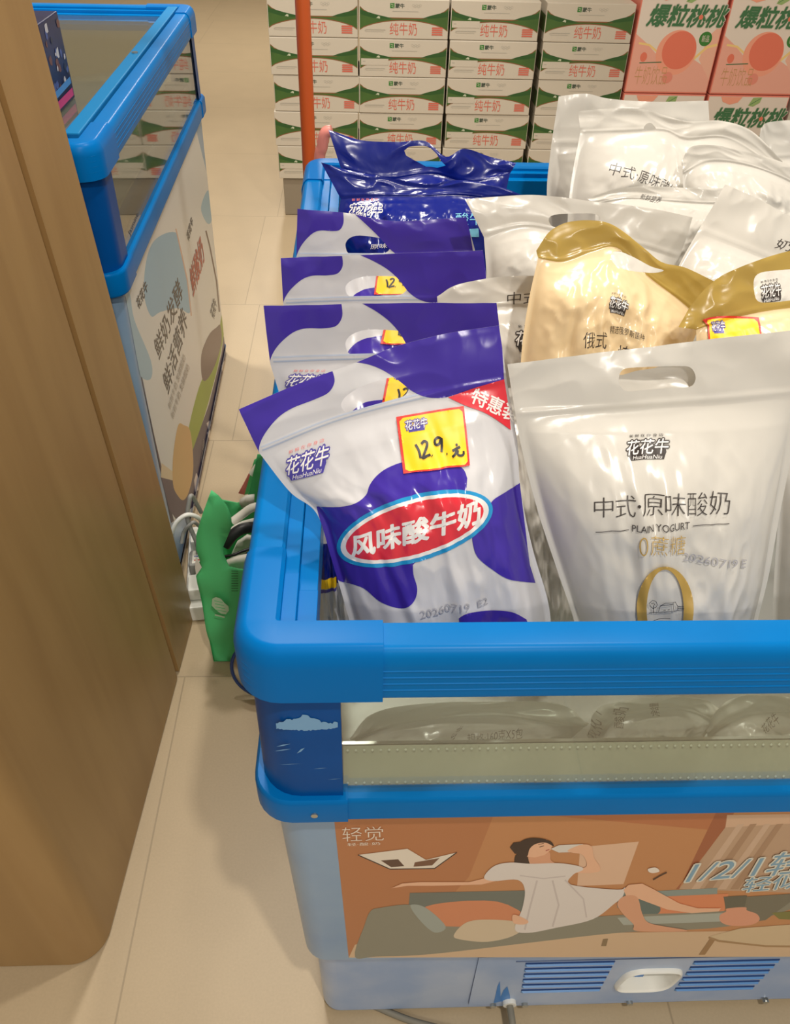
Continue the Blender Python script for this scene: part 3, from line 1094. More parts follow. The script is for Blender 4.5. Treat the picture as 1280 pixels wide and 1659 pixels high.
def milk_case(tab):
    root = thing('milk_carton_case', '', 'carton case')
    mb = MB()
    mb.box((0, 0, 0), (CW, CD, CH), CARD, 0.0025)
    # green sides
    mb.add([(-0.0004, 0.004, 0.03), (-0.0004, CD - 0.004, 0.03), (-0.0004, CD - 0.004, 0.085), (-0.0004, 0.004, 0.085)], [(0, 1, 2, 3)], CARDG)
    box = mb.build('box', root)
    f_ = Flat(lambda x, z: (x, 0.0, z), (0, -1, 0))
    m_ = 0.0025
    # green field between two white lens shapes
    top = [(m_, 0.100)] + [(CW * t, 0.100 - 0.043 * (1 - (2 * t - 1) ** 2) ** 0.8) for t in [k / 20 for k in range(1, 20)]] + [(CW - m_, 0.100)]
    bot = [(m_, 0.030)] + [(CW * t, 0.030 + 0.032 * (1 - (2 * t - 1) ** 2) ** 0.8) for t in [k / 20 for k in range(1, 20)]] + [(CW - m_, 0.030)]
    top = [(x, max(z, 0.0655)) for x, z in top]
    f_.poly([(x, z + 0.0035) for x, z in top] + [(x, z - 0.003) for x, z in bot][::-1], CARDB)
    f_.poly(top + bot[::-1], CARDG)
    f_.poly([(m_, 0.092), (0.06, 0.078), (0.12, 0.0665), (0.10, 0.064), (0.05, 0.066), (m_, 0.078)], CARDG2)
    f_.poly([(CW - m_, 0.092), (CW - 0.07, 0.076), (CW - 0.1, 0.0665), (CW - 0.05, 0.068), (CW - m_, 0.074)], CARDG2)
    f_.poly([(0.062, 0.066), (0.070, 0.073), (0.076, 0.070), (0.075, 0.064), (0.068, 0.066)], mat('pale_grass', (190, 196, 168), 0.5))
    # brand mark and name in the upper lens
    f_.poly([(0.112, 0.098), (0.128, 0.098), (0.128, 0.114), (0.112, 0.114)], GRNT)
    f_.line([(0.115, 0.111), (0.124, 0.108), (0.117, 0.104), (0.125, 0.101)], 0.002, CARD)
    f_.text('蒙牛', (0.131, 0.099), (0.164, 0.099), (0.131, 0.113), DKT, 0.03)
    for k in range(5):
        f_.line(ellipse(0.196 + k * 0.0062, 0.108 - (k % 2) * 0.0035, 0.0036, 0.0036, 0, 14), 0.0009, GYT, True)
    f_.poly([(0.120, 0.088), (0.215, 0.088), (0.215, 0.0895), (0.120, 0.0895)], GYT)
    # lower lens: product name
    f_.text('纯牛奶', (0.112, 0.012), (0.212, 0.012), (0.112, 0.053), REDT, 0.0)
    for k in range(4):
        f_.poly([(0.266, 0.014 + k * 0.007), (0.307, 0.014 + k * 0.007), (0.305, 0.019 + k * 0.007), (0.268, 0.019 + k * 0.007)], REDT)
    f_.line([(0.020, 0.026), (0.026, 0.029), (0.096, 0.029)], 0.002, GYT)
    f_.line([(0.022, 0.023), (0.09, 0.023)], 0.001, GYT)
    if tab:
        f_.poly([(0.006, 0.040), (0.108, 0.040), (0.108, 0.062), (0.006, 0.062)], CARD)
        f_.line([(0.012, 0.052), (0.022, 0.052)], 0.004, GYT)
    p_ = f_.build('front_print', box)
    return root


def peach_case():
    root = thing('peach_drink_case', '', 'carton case')
    PW, PH = 0.322, 0.342
    PK = mat('peach_card', (232, 196, 178), 0.5)
    mb = MB()
    mb.box((0, 0, 0), (PW, CD, PH), mat('peach_edge', (226, 130, 110), 0.5), 0.003)
    box = mb.build('box', root)
    f_ = Flat(lambda x, z: (x, 0.0, z), (0, -1, 0))
    f_.poly([(0.004, 0.006), (PW - 0.004, 0.006), (PW - 0.004, PH - 0.005), (0.004, PH - 0.005)], mat('peach_white', (226, 212, 198), 0.5))
    f_.poly([(0.004, 0.006), (PW - 0.004, 0.006), (PW - 0.004, 0.08), (0.24, 0.12), (0.2, 0.10), (0.1, 0.13), (0.05, 0.17), (0.004, 0.2)], mat('peach_pink', (232, 168, 148), 0.5))
    f_.poly([(PW - 0.004, 0.05), (PW - 0.004, 0.24), (0.28, 0.20), (0.26, 0.12)], mat('peach_pink_b', (234, 178, 154), 0.5))
    f_.line([(0.02, 0.17), (0.06, 0.165), (0.10, 0.14)], 0.007, mat('peach_swirl', (238, 202, 130), 0.5))
    f_.line([(0.24, 0.12), (0.28, 0.16), (0.318, 0.17)], 0.009, mat('peach_swirl', (238, 202, 130), 0.5))
    PE = mat('peach_fruit', (226, 118, 92), 0.5)
    f_.poly(ellipse(0.168, 0.140, 0.076, 0.076), mat('peach_fruit_pale', (238, 160, 132), 0.5))
    f_.poly(ellipse(0.178, 0.148, 0.064, 0.064), PE)
    f_.line([(0.12, 0.19), (0.108, 0.15), (0.118, 0.105)], 0.004, mat('peach_fruit_pale', (238, 160, 132), 0.5))
    f_.poly(ellipse(0.048, 0.124, 0.013, 0.016), PE)
    f_.poly(ellipse(0.155, 0.055, 0.02, 0.02), mat('peach_pink_c', (226, 140, 120), 0.5))
    f_.poly(ellipse(0.268, 0.188, 0.024, 0.024), GRNT)
    f_.text('新品', (0.254, 0.178), (0.282, 0.178), (0.254, 0.2), CARD, 0.01)
    GTX = mat('peach_green_text', (62, 112, 70), 0.5)
    f_.text('爆粒桃桃', (0.034, 0.226), (0.316, 0.226), (0.052, 0.296), CARD, 0.07)
    f_.text('爆粒桃桃', (0.034, 0.226), (0.316, 0.226), (0.052, 0.296), GTX, 0.03)
    f_.poly(ellipse(0.232, 0.258, 0.008, 0.008), PE)
    f_.text('牛奶饮品', (0.028, 0.03), (0.152, 0.03), (0.028, 0.094), mat('peach_gold', (196, 150, 96), 0.5), -0.015)
    f_.line([(0.036, 0.104), (0.12, 0.108)], 0.003, GTX)
    # leaf and fruit along the top
    f_.poly([(0.05, 0.336), (0.06, 0.318), (0.09, 0.308), (0.12, 0.316), (0.135, 0.336)], mat('peach_fruit_pale', (238, 160, 132), 0.5))
    f_.poly([(0.165, 0.306), (0.185, 0.302), (0.208, 0.316), (0.212, 0.336), (0.178, 0.334)], mat('leaf_green', (150, 176, 110), 0.5))
    f_.line([(0.17, 0.308), (0.208, 0.332)], 0.002, GTX)
    f_.build('front_print', box)
    return root


ORD = ['bottom', 'second from the bottom', 'middle', 'second from the top', 'topmost']
COLN = ['in the stack behind the orange pole', 'in the second stack from the orange pole', 'in the third stack from the orange pole', 'in the stack next to the peach boxes']
protos = {0: milk_case(False), 1: milk_case(True)}
used = {}
TABS = {(0, 0), (1, 0), (1, 3), (2, 0), (2, 2), (2, 1), (2, 3), (3, 3), (3, 1), (3, 0), (2, 4)}
for ci in range(4):
    for ri in range(5):
        k = 1 if (ci, ri) in TABS else 0
        if k not in used:
            o = used[k] = protos[k]
        else:
            o = copy_tree(protos[k])
        jit = random.Random(ci * 7 + ri).uniform(-0.006, 0.006)
        o.location = ((-0.241, 0.089, 0.425, 0.7725)[ci] + jit * 0.6, YS + abs(jit), 0.1525 + 0.128 * ri)
        tag(o, 'green-white milk case %s, %s' % (COLN[ci], ORD[ri]), 'carton case', 'green and white milk cases stacked along the back')
pp = peach_case()
for ci in range(2):
    for ri in range(2):
        o = pp if (ci, ri) == (0, 0) else copy_tree(pp)
        o.location = (1.112 + 0.334 * ci, YS, 0.1525 + 0.3445 * ri)
        tag(o, 'pink peach drink case, %s of the stack %s' % (['lower', 'upper'][ri], ['touching the milk cases', 'beside the red banded carton'][ci]), 'carton case', 'peach drink cases')
# a red-banded carton at the far right
o = thing('drink_carton', 'white carton with a red band beside the peach drink cases', 'carton case', (1.79, YS, 0.1525))
mb = MB()
mb.box((1.785, YS, 0.1525), (2.1, YS + CD, 0.84), CARD, 0.003)
b_ = mb.build('box', o)
mb = MB()
mb.box((1.785, YS - 0.0008, 0.46), (2.1, YS + 0.0005, 0.498), mat('red_band', (214, 84, 66), 0.5))
mb.build('red_stripe', b_)
# low grey plinth that carries the stacks
mb = MB()
mb.box((-0.225, YS + 0.012, 0), (2.1, YS + CD - 0.01, 0.150), PAL, 0.004)
o = mb.build('display_plinth')
tag(o, 'low grey plinth under the stacked milk cases', 'plinth')

# ------------------------------------------------------------------ orange pole and pink handle behind the freezer
ORG = mat('orange_tube', (206, 92, 36), 0.4)
o = thing('sign_pole', 'upright orange pole behind the blue freezer', 'pole', (0.0, 1.3, 0))
mb = MB()
mb.tube([(-0.0065, 1.3, 0.02), (-0.0065, 1.3, 1.7)], 0.0135, ORG, 16)
smooth_by_angle(mb.build('tube', o), 60)
mb = MB()
mb.tube([(-0.0065, 1.3, 0), (-0.0065, 1.3, 0.008), (-0.0065, 1.3, 0.0201)], 0.1, ORG, 28, radii=[0.11, 0.11, 0.02])
smooth_by_angle(mb.build('base', o), 30)
PNK = mat('pink_plastic', (240, 150, 140), 0.35)
o = thing('floor_mop', 'pink plastic pole leaning behind the freezer beside the orange pole', 'mop', (-0.05, 1.35, 0))
pts = spline([(-0.03, 1.24, 0.03), (0.004, 1.22, 0.5), (0.016, 1.21, 0.79), (0.0245, 1.205, 0.845), (0.031, 1.203, 0.868), (0.043, 1.202, 0.872)], 8)
mb = MB()
mb.tube(pts, 0.0105, PNK, 14)
smooth_by_angle(mb.build('handle', o), 60)
mb = MB()
mb.box((-0.13, 1.18, 0.0), (0.07, 1.30, 0.035), PNK, 0.01)
mb.build('head', o)

# ------------------------------------------------------------------ things on the floor between counter and freezer
GREEN = mat('green_nonwoven', (84, 200, 126), 0.6, bump=0.15, bscale=900)
GREEN2 = mat('green_nonwoven_inside', (150, 190, 150), 0.7)
WPAP = mat('white_paper', (226, 224, 214), 0.6)
SB = thing('shopping_bag', 'open green shopping bag holding white cables beside the blue freezer', 'bag', (-0.13, 0.8, 0))


def sheet(px, y, m, name, parent, th=0.002, wav=0.006, seed=1, ymap=None):
    """closed cloth panel: outline given on the photo, standing at depth y"""
    poly = [tuple(at_y(a, b, y)[[0, 2]]) for a, b in px]
    V, F = tri_poly(poly, (), (0.02, 0.02))
    n = len(V)
    P = []
    for s_ in (-1, 1):
        for x, z in V:
            w_ = wav * noise.noise(Vector((x * 14, z * 14, seed)))
            P.append((x, y + w_ + s_ * th / 2 + (ymap(x, z) if ymap else 0), z))
    F2_ = [f for f in F] + [tuple(i + n for i in reversed(f)) for f in F]
    # rim faces
    ec = {}
    for f in F:
        for i in range(3):
            ec[(f[i], f[(i + 1) % 3])] = 1
    for a, b in list(ec):
        if (b, a) not in ec:
            F2_.append((b, a, a + n, b + n))
    return link(name, P, F2_, m, parent, None, True)


fp = [(346, 1071), (337, 1030), (326, 975), (318, 932), (327, 919), (317, 892), (317, 871), (327, 838), (340, 805), (352, 814), (366, 828), (373, 841), (375, 857), (366, 880), (360, 893),
      (362, 903), (371, 918), (388, 921), (404, 922), (404, 1040), (398, 1072)]
fpan = sheet(fp, 0.69, GREEN, 'front_panel', SB, wav=0.012, ymap=lambda x, z: 0.10 * max(0, z - 0.25))
bp_ = [(340, 806), (362, 811), (384, 815), (398, 811), (404, 795), (417, 736), (440, 736), (440, 960), (345, 960)]
sheet(bp_, 0.93, GREEN, 'back_panel', SB, seed=5)
sp = MB()
a0, a1 = at_y(346, 1071, 0.69), at_y(318, 932, 0.69)
sp.add([(a0[0], 0.69, 0.002), (a0[0] - 0.004, 0.93, 0.002), (a0[0] - 0.012, 0.93, 0.2), (a1[0], 0.69, a1[2])], [(0, 1, 2, 3)], GREEN)
sp.add([(a0[0], 0.69, 0.002), (-0.11, 0.69, 0.002), (-0.11, 0.93, 0.002), (a0[0], 0.93, 0.002)], [(3, 2, 1, 0)], GREEN)
sp.build('gusset', SB)
fl = Flat(lambda px, py: tuple(at_y(px, py, 0.677)), (0, -1, 0))
LG = mat('pale_logo', (176, 206, 172), 0.6)
fl.poly([(344, 970), (350, 967), (358, 970), (364, 977), (370, 982), (371, 989), (366, 995), (358, 994), (350, 988), (343, 981)], LG)
fl.line([(348, 996), (356, 998), (364, 1000)], 2.4, LG)
for k in range(4):
    fl.line([(347 + k, 973 + k * 5), (361 + k * 2, 976 + k * 5)], 1, GREEN)
fl.build('printed_logo', fpan)
fl = Flat(lambda px, py: tuple(at_y(px, py, 0.678)), (0, -1, 0))
for k in range(9):
    fl.line([(375, 925 + k * 4), (386, 925 + k * 4)], 1.2, mat('green_rib', (30, 112, 62), 0.6))
fl.build('ribbed_seam', fpan)
fl = Flat(lambda px, py: tuple(at_y(px, py, 0.676)), (0, -1, 0))
fl.poly([(317, 900), (327, 919), (318, 932), (316, 920)], WPAP)
fl.build('paper_patch', fpan)


def cable(name, pts, r, m, label, cat, group=None):
    mb = MB()
    mb.tube(spline(pts, 10), r, m, 10)
    o_ = smooth_by_angle(mb.build(name), 60)
    return tag(o_, label, cat, group)


A = lambda x, y, d: tuple(at_y(x, y, d))
cable('cable', [A(376, 846, .82), A(392, 834, .83), A(408, 823, .84), A(424, 822, .85), A(428, 840, .85)], 0.0085, WPAP, 'thick white cable curving over the top of the green bag', 'cable')
cable('cable', [A(372, 862, .80), A(386, 852, .81), A(402, 846, .82), A(420, 845, .83), A(425, 870, .82)], 0.0055, WPAP, 'thin white cable under the thick one in the green bag', 'cable')
cable('cable', [A(364, 884, .78), A(378, 866, .79), A(396, 856, .80), A(418, 858, .81), A(420, 890, .80), A(400, 905, .79)], 0.011, BLACK, 'black cable coil inside the green bag', 'cable')
cable('cable', [A(363, 902, .76), A(378, 899, .76), A(396, 892, .77), A(420, 885, .78)], 0.003, BLACK, 'thin black cord across the white packets in the green bag', 'cable')
for nm, q, d, lab in (('paper_packet', [(384, 880), (400, 868), (414, 872), (414, 892), (372, 905)], .84, 'crumpled white packet behind the black coil in the green bag'),
                      ('paper_packet', [(366, 908), (384, 902), (414, 900), (414, 935), (372, 935)], .735, 'white packet lowest in the green bag'),
                      ('paper_packet', [(388, 812), (398, 804), (412, 802), (412, 818), (392, 820)], .89, 'crumpled white paper at the back top edge of the green bag')):
    o = sheet(q, d, WPAP, nm, None, th=0.012, wav=0.012, seed=len(lab))
    tag(o, lab, 'packet')
# strip of pink and white board on the floor further back
o = thing('folded_sign', 'pink edged green card lying upright behind the green bag', 'card', (-0.15, 1.15, 0))
sheet([(386, 800), (418, 738), (424, 738), (396, 803)], 1.16, mat('pink_card', (214, 120, 116), 0.6), 'card', o)
sheet([(396, 802), (412, 745), (420, 742), (420, 795)], 1.14, GREEN, 'backing', o)
cable('charger_plug', [A(409, 768, 1.1), A(412, 764, 1.1), A(418, 756, 1.1)], 0.009, WHITE_PL, 'small white plug by the pink edged card', 'plug')
# power strip and its cables
PS = thing('power_strip', 'white power strip with plugs on the floor beside the counter', 'power strip', (-0.25, 0.9, 0))
mt = Matrix.Translation((-0.262, 0.93, 0.022)) @ Matrix.Rotation(0.12, 4, 'Z')
mb = MB()
mb.box((-0.028, -0.13, -0.022), (0.028, 0.13, 0.02), WHITE_PL, 0.006, mtx=mt)
body_ = smooth_by_angle(mb.build('body', PS), 40)
for k in range(3):
    mb = MB()
    mb.box((-0.02, -0.11 + k * 0.075, 0.0195), (0.02, -0.06 + k * 0.075, 0.052), WHITE_PL if k != 1 else GREY_PL, 0.006, mtx=mt)
    pl_ = smooth_by_angle(mb.build('plug', PS), 40)
    if k == 1:
        fl = Flat(lambda x, y: tuple(mt @ Vector((x, y, 0.0525))), (0, 0, 1))
        fl.poly([(-0.012, -0.03), (0.012, -0.03), (0.012, 0.01), (-0.012, 0.01)], WPAP)
        fl.line([(-0.008, -0.02), (0.008, -0.02)], 0.004, mat('tag_red', (190, 60, 50), 0.5))
        fl.line([(-0.008, -0.008), (0.008, -0.008)], 0.004, mat('tag_blue', (60, 80, 150), 0.5))
        fl.build('printed_tag', pl_)
cable('cable', [A(276, 868, .92), A(286, 846, .93), A(303, 834, .94), A(320, 838, .95), A(327, 850, .96), A(322, 880, .95)], 0.0048, WHITE_PL, 'white cable loop above the power strip by the counter', 'cable')
cable('cable', [A(326, 830, 1.0), A(318, 815, .99), A(310, 803, .97), A(306, 815, .96), A(304, 842, .95), (-0.262, .935, .10), (-0.262, .93, .075)], 0.0048, GREY_PL, 'grey cable bent in a tight loop beside the second freezer', 'cable')
cable('cable', [A(294, 880, .92), A(298, 862, .93), A(308, 850, .93), A(318, 848, .94), (-0.245, .99, .06)], 0.004, GREY_PL, 'thin grey cable arching low over the power strip', 'cable')
# steel dish with a blue rim leaning at the freezer's corner
o = thing('steel_dish', 'round steel dish with a dark blue rim between green bag and freezer', 'dish', (-0.085, 0.5, 0))
mb = MB()
lp_ = at_y(371, 1086, 0.605)
DR = 0.074
ctr = Vector((lp_[0] + DR + 0.002, 0.605, DR + 0.004))
rt = Matrix.Translation(ctr) @ Matrix.Rotation(math.radians(78), 4, 'X') @ Matrix.Scale(DR / 0.1035, 4)
prof = [(0.0, 0.022), (0.06, 0.022), (0.082, 0.012), (0.100, 0.0)]
V, F = [], []
N = 40
for r__, z__ in prof:
    for k in range(N):
        V.append(rt @ Vector((r__ * math.cos(2 * math.pi * k / N), r__ * math.sin(2 * math.pi * k / N), z__ - 0.01)))
for i in range(3):
    for k in range(N):
        F.append((i * N + k, i * N + (k + 1) % N, (i + 1) * N + (k + 1) % N, (i + 1) * N + k))
mb.add(V, F, STEEL)
smooth_by_angle(mb.build('bowl', o), 60)
mb = MB()
mb.tube([rt @ Vector((0.101 * math.cos(2 * math.pi * k / N), 0.101 * math.sin(2 * math.pi * k / N), -0.01)) for k in range(N + 1)], 0.0035, mat('dark_blue_rim', (30, 60, 120), 0.4), 8)
smooth_by_angle(mb.build('rim', o), 60)

# printed box standing on the second freezer's lid
o = thing('printed_box', 'dark blue printed box standing on the lid of the second freezer', 'box', (-0.45, 1.1, Z2T))
mt = M2.copy()
mb = MB()
pa, pb = at_z(95, 187, Z2T - 0.0155), at_z(122, 158, Z2T - 0.0155)
dx_ = Vector((pb[0] - pa[0], pb[1] - pa[1], 0))
ln = dx_.length
mt = Matrix.Translation((pa[0], pa[1], Z2T - 0.0155)) @ Matrix.Rotation(math.atan2(dx_.y, dx_.x), 4, 'Z')
BXM = mat('navy_box', (28, 40, 84), 0.35, var=0.3, vscale=25)
mb.box((0, 0, 0), (ln, 0.26, 0.13), BXM, 0.002, mtx=mt)
bx = mb.build('box', o)
fl = Flat(lambda x, z: tuple(mt @ Vector((x, -0.0002, z))), mt.to_3x3() @ Vector((0, -1, 0)))
rr = random.Random(9)
for k in range(26):
    x, z = rr.uniform(0.01, ln - 0.01), rr.uniform(0.03, 0.12)
    a = rr.uniform(0.004, 0.011)
    fl.poly([(min(max(x + a * rr.uniform(.5, 1) * math.cos(t), 0.002), ln - .002), z + a * rr.uniform(.5, 1) * math.sin(t)) for t in [i * .9 for i in range(7)]],
            mat('box_print_%d' % (k % 4), [(190, 190, 196), (110, 70, 60), (70, 90, 150), (40, 50, 70)][k % 4], 0.4))
fl.line([(0.008, 0.012), (ln - 0.008, 0.012)], 0.012, mat('box_pink', (190, 60, 130), 0.4))
fl.line([(0.008, 0.028), (ln - 0.008, 0.03)], 0.010, mat('box_blue', (70, 140, 210), 0.4))
fl.build('label_print', bx)
# ------------------------------------------------------------------ yogurt bags
def film(name, rgb, trans=0.22, rough=0.2, bump=0.14):
    """glossy printed film with fine crumples"""
    if name in MATS:
        return MATS[name]
    m = mat(name, rgb, rough, 0.5, trans=trans)
    nt = m.node_tree
    b = nt.nodes['Principled BSDF']
    tc = nt.nodes.new('ShaderNodeTexCoord')
    mp = nt.nodes.new('ShaderNodeMapping')
    mp.inputs['Scale'].default_value = (1, 1, 0.6)
    n = nt.nodes.new('ShaderNodeTexNoise')
    n.inputs['Scale'].default_value = 22
    n.inputs['Detail'].default_value = 2.5
    n.inputs['Roughness'].default_value = 0.5
    n.inputs['Distortion'].default_value = 0.9
    bp = nt.nodes.new('ShaderNodeBump')
    bp.inputs['Strength'].default_value = bump
    bp.inputs['Distance'].default_value = 0.006
    nt.links.new(tc.outputs['Object'], mp.inputs[0])
    nt.links.new(mp.outputs[0], n.inputs['Vector'])
    nt.links.new(n.outputs['Fac'], bp.inputs['Height'])
    nt.links.new(bp.outputs[0], b.inputs['Normal'])
    return m


FW = film('white_film', (226, 223, 216))
FWP = film('white_film_cool', (226, 226, 230))
FPU = film('violet_print', (66, 46, 164), 0.1)
FNV = film('navy_film', (16, 34, 136), 0.12, 0.18, 0.25)
FCR = film('cream_film', (250, 228, 186), 0.25)
FCRH = film('ochre_film', (206, 178, 96), 0.35)
FRD = film('red_print', (224, 52, 66), 0.05)
FBL = film('sky_blue_print', (38, 150, 210), 0.05)
FWT = film('white_print', (240, 238, 236), 0.05)
FBK = mat('dark_print', (58, 52, 50), 0.35)
FGD = mat('gold_print', (186, 152, 74), 0.35)
FGY = mat('grey_date', (168, 166, 170), 0.4)
FVT = mat('violet_text', (74, 66, 160), 0.35)
FPT = mat('pink_text', (232, 120, 120), 0.4)
FLB = mat('light_blue_text', (120, 190, 220), 0.35)
FYL = mat('yellow_sticker', (250, 208, 26), 0.4)
FRS = mat('red_sticker_edge', (216, 52, 44), 0.4)
INK = mat('black_ink', (24, 22, 30), 0.4)
SEAM = film('zip_band', (196, 206, 224), 0.2)


def ipt(P, t):
    """point at t (0..1) along control points, smoothly"""
    n = len(P) - 1
    x = min(max(t, 0.0), 1.0) * n
    i = min(int(x), n - 1)
    f = x - i
    a = P[i - 1] if i > 0 else 2 * P[0] - P[1]
    b, c = P[i], P[i + 1]
    d = P[i + 2] if i + 2 <= n else 2 * P[n] - P[n - 1]
    return 0.5 * (2 * b + (c - a) * f + (2 * a - 5 * b + 4 * c - d) * f * f + (3 * b - a - 3 * c + d) * f ** 3)


def split_long(V, F, step):
    """split triangles until no edge is longer than a step, so that prints follow the curve of the film"""
    V = [tuple(v) for v in V]
    out, todo, mid = [], [], {}
    for f in F:
        for i in range(1, len(f) - 1):
            todo.append((f[0], f[i], f[i + 1]))
    while todo:
        t = todo.pop()
        ln = [max(abs(V[t[i]][0] - V[t[(i + 1) % 3]][0]) / step[0], abs(V[t[i]][1] - V[t[(i + 1) % 3]][1]) / step[1]) for i in range(3)]
        k = ln.index(max(ln))
        if ln[k] <= 1.0:
            out.append(t)
            continue
        a, b, c = t[k], t[(k + 1) % 3], t[(k + 2) % 3]
        e = (min(a, b), max(a, b))
        if e not in mid:
            mid[e] = len(V)
            V.append(((V[a][0] + V[b][0]) / 2, (V[a][1] + V[b][1]) / 2))
        m = mid[e]
        todo += [(a, m, c), (m, b, c)]
    return V, out


class Bag:
    """pillow bag: a flat header above the zip and a stuffed body below it.
    top, zip, left, right are control points on the bag's own leaning plane (pixel, optional depth shift along the plane's normal)"""
    SH = 0.2      # share of v taken by the header

    def __init__(s, name, label, y0, lean, top, zipl, left, right, thick=0.045, back=0.03, yaw=0.0, seed=1, group=None, main=FW, head=None, z0=0.857,
                 wr=1.0, flop=None):
        l, a = math.radians(lean), math.radians(yaw)
        s.n = np.array([math.sin(a) * math.cos(l), -math.cos(a) * math.cos(l), math.sin(l)])
        pt = np.array([0.3, y0, z0])

        def cv(L):
            return [at_plane(q[0], q[1], pt + s.n * (q[2] if len(q) > 2 else 0), s.n) for q in L]
        s.T, s.Z, s.L, s.R = cv(top), cv(zipl), cv(left), cv(right)
        s.th, s.bk, s.seed, s.wr, s.flop = thick, back, seed, wr, flop
        s.main, s.head = main, head or main
        s.name, s.group, s.label = name, group, label
        s.mb = MB()
        rnd_ = random.Random(seed)
        s.cre = []
        for k in range(int(20 * wr)):
            c_ = np.array([rnd_.uniform(-0.95, 0.95), rnd_.uniform(0.25, 0.98)])
            an = rnd_.choice([rnd_.uniform(-0.5, 0.5) + math.pi / 2, rnd_.uniform(0, math.pi)])
            s.cre.append((c_, np.array([math.cos(an), math.sin(an) * 0.8]), rnd_.uniform(0.12, 0.4), rnd_.uniform(0.028, 0.06), rnd_.uniform(0.0016, 0.0042) * rnd_.choice([1, 1, -1])))
        s.layer = 0
        s.grid = {}
        s.gap = 0.0

    def base(s, u, v):
        t = (u + 1) / 2
        if v <= s.SH:
            k = v / s.SH
            return ipt(s.T, t) * (1 - k) + ipt(s.Z, t) * k
        w = (v - s.SH) / (1 - s.SH)
        A_, B_ = ipt(s.L, w), ipt(s.R, w)
        q = A_ * (1 - t) + B_ * t
        sag = ipt(s.Z, t) - (s.L[0] * (1 - t) + s.R[0] * t)
        return q + sag * (1 - w)

    def thickness(s, u, v):
        if v <= s.SH:
            return 0.0
        w = (v - s.SH) / (1 - s.SH)
        a = max(0.0, 1 - (abs(u) / 0.94) ** 2.6) ** 0.75
        b_ = min(1.0, w / 0.42)
        b_ = b_ * b_ * (3 - 2 * b_)
        b_ = 0.15 * min(1, w / 0.1) + 0.85 * b_
        c_ = 1.0 if w < 0.86 else max(0.0, 1 - ((w - 0.86) / 0.14) ** 2) ** 0.5
        return a * b_ * c_

    NU, NV = 84, 110

    def pos(s, u, v, side=1, lift=0.0):
        """point on the film, read off a fine grid so that every print layer follows the same facets"""
        if side not in s.grid:
            nu, nv = (s.NU, s.NV) if side > 0 else (s.NU // 2, s.NV // 2)
            s.grid[side] = np.array([[s.exact(-1 + 2 * i / nu, j / nv, side) for j in range(nv + 1)] for i in range(nu + 1)])
        G = s.grid[side]
        a, b = (u + 1) / 2 * (G.shape[0] - 1), v * (G.shape[1] - 1)
        i, j = min(max(int(a), 0), G.shape[0] - 2), min(max(int(b), 0), G.shape[1] - 2)
        a, b = a - i, b - j
        q = (G[i, j] * (1 - a) + G[i + 1, j] * a) * (1 - b) + (G[i, j + 1] * (1 - a) + G[i + 1, j + 1] * a) * b
        return q + s.n * (side * lift)

    def exact(s, u, v, side=1):
        p = s.base(u, v)
        t = s.thickness(u, v)
        edge = min(1.0, (1 - abs(u)) * 12, v * 14 + 0.15)
        d = 0.0004 * max(0.0, min(1.0, (1 - abs(u)) * 30, v * 60, (1 - v) * 60))
        q = Vector((u * 1.6, v * 2.2, s.seed * 3.7 + (0 if side > 0 else 9)))
        if v > s.SH:
            d += t * (s.th if side > 0 else s.bk)
            d += t * s.wr * (0.0055 * noise.noise(q * 2.2) + 0.0034 * (0.5 - abs(noise.noise(q * 4.2))) + 0.0012 * noise.noise(q * 9))
            if side > 0:
                for c_, dr, ln, wd, am in s.cre:
                    e = np.array([u - c_[0], v - c_[1]])
                    al = e @ dr
                    if abs(al) < ln:
                        pr = e[0] * -dr[1] + e[1] * dr[0]
                        if abs(pr) < 3 * wd:
                            d += t * am * math.exp(-(pr / wd) ** 2) * (1 - (al / ln) ** 2)
        else:
            k = v / s.SH
            wv = (0.004 * noise.noise(Vector((u * 1.9, k * 1.2, s.seed * 2.3))) + 0.0024 * (0.4 - abs(noise.noise(Vector((u * 3.6, k * 1.8, s.seed * 5.3)))))) * s.wr
            if s.flop:
                wv += s.flop(u, k)
            d += side * wv * (1 - k ** 3)
            if side < 0:      # the rear film sags away behind the hole
                d += s.gap * math.exp(-(u / 0.5) ** 2) * math.sin(math.pi * k)
            if k > 0.86:     # zip ridge
                d += 0.0009 * math.exp(-((k - 0.92) / 0.05) ** 2) * min(1, (1 - abs(u)) * 20)
        return p + s.n * (side * d)

    def pix(s, px, py):
        """(u, v) of a photo point on the front film"""
        u, v = 0.0, 0.5
        for it in range(40):
            f0 = project(s.pos(u, v)) - (px, py)
            if abs(f0[0]) + abs(f0[1]) < 0.05:
                break
            h = 1e-3
            fu = (project(s.pos(u + h, v)) - (px, py) - f0) / h
            fv = (project(s.pos(u, v + h)) - (px, py) - f0) / h
            J = np.array([fu, fv]).T
            try:
                st = np.linalg.solve(J, -f0)
            except np.linalg.LinAlgError:
                break
            st = np.clip(st, -0.15, 0.15)
            u = min(max(u + st[0], -1.0), 1.0)
            v = min(max(v + st[1], 0.0), 1.0)
        return (u, v)

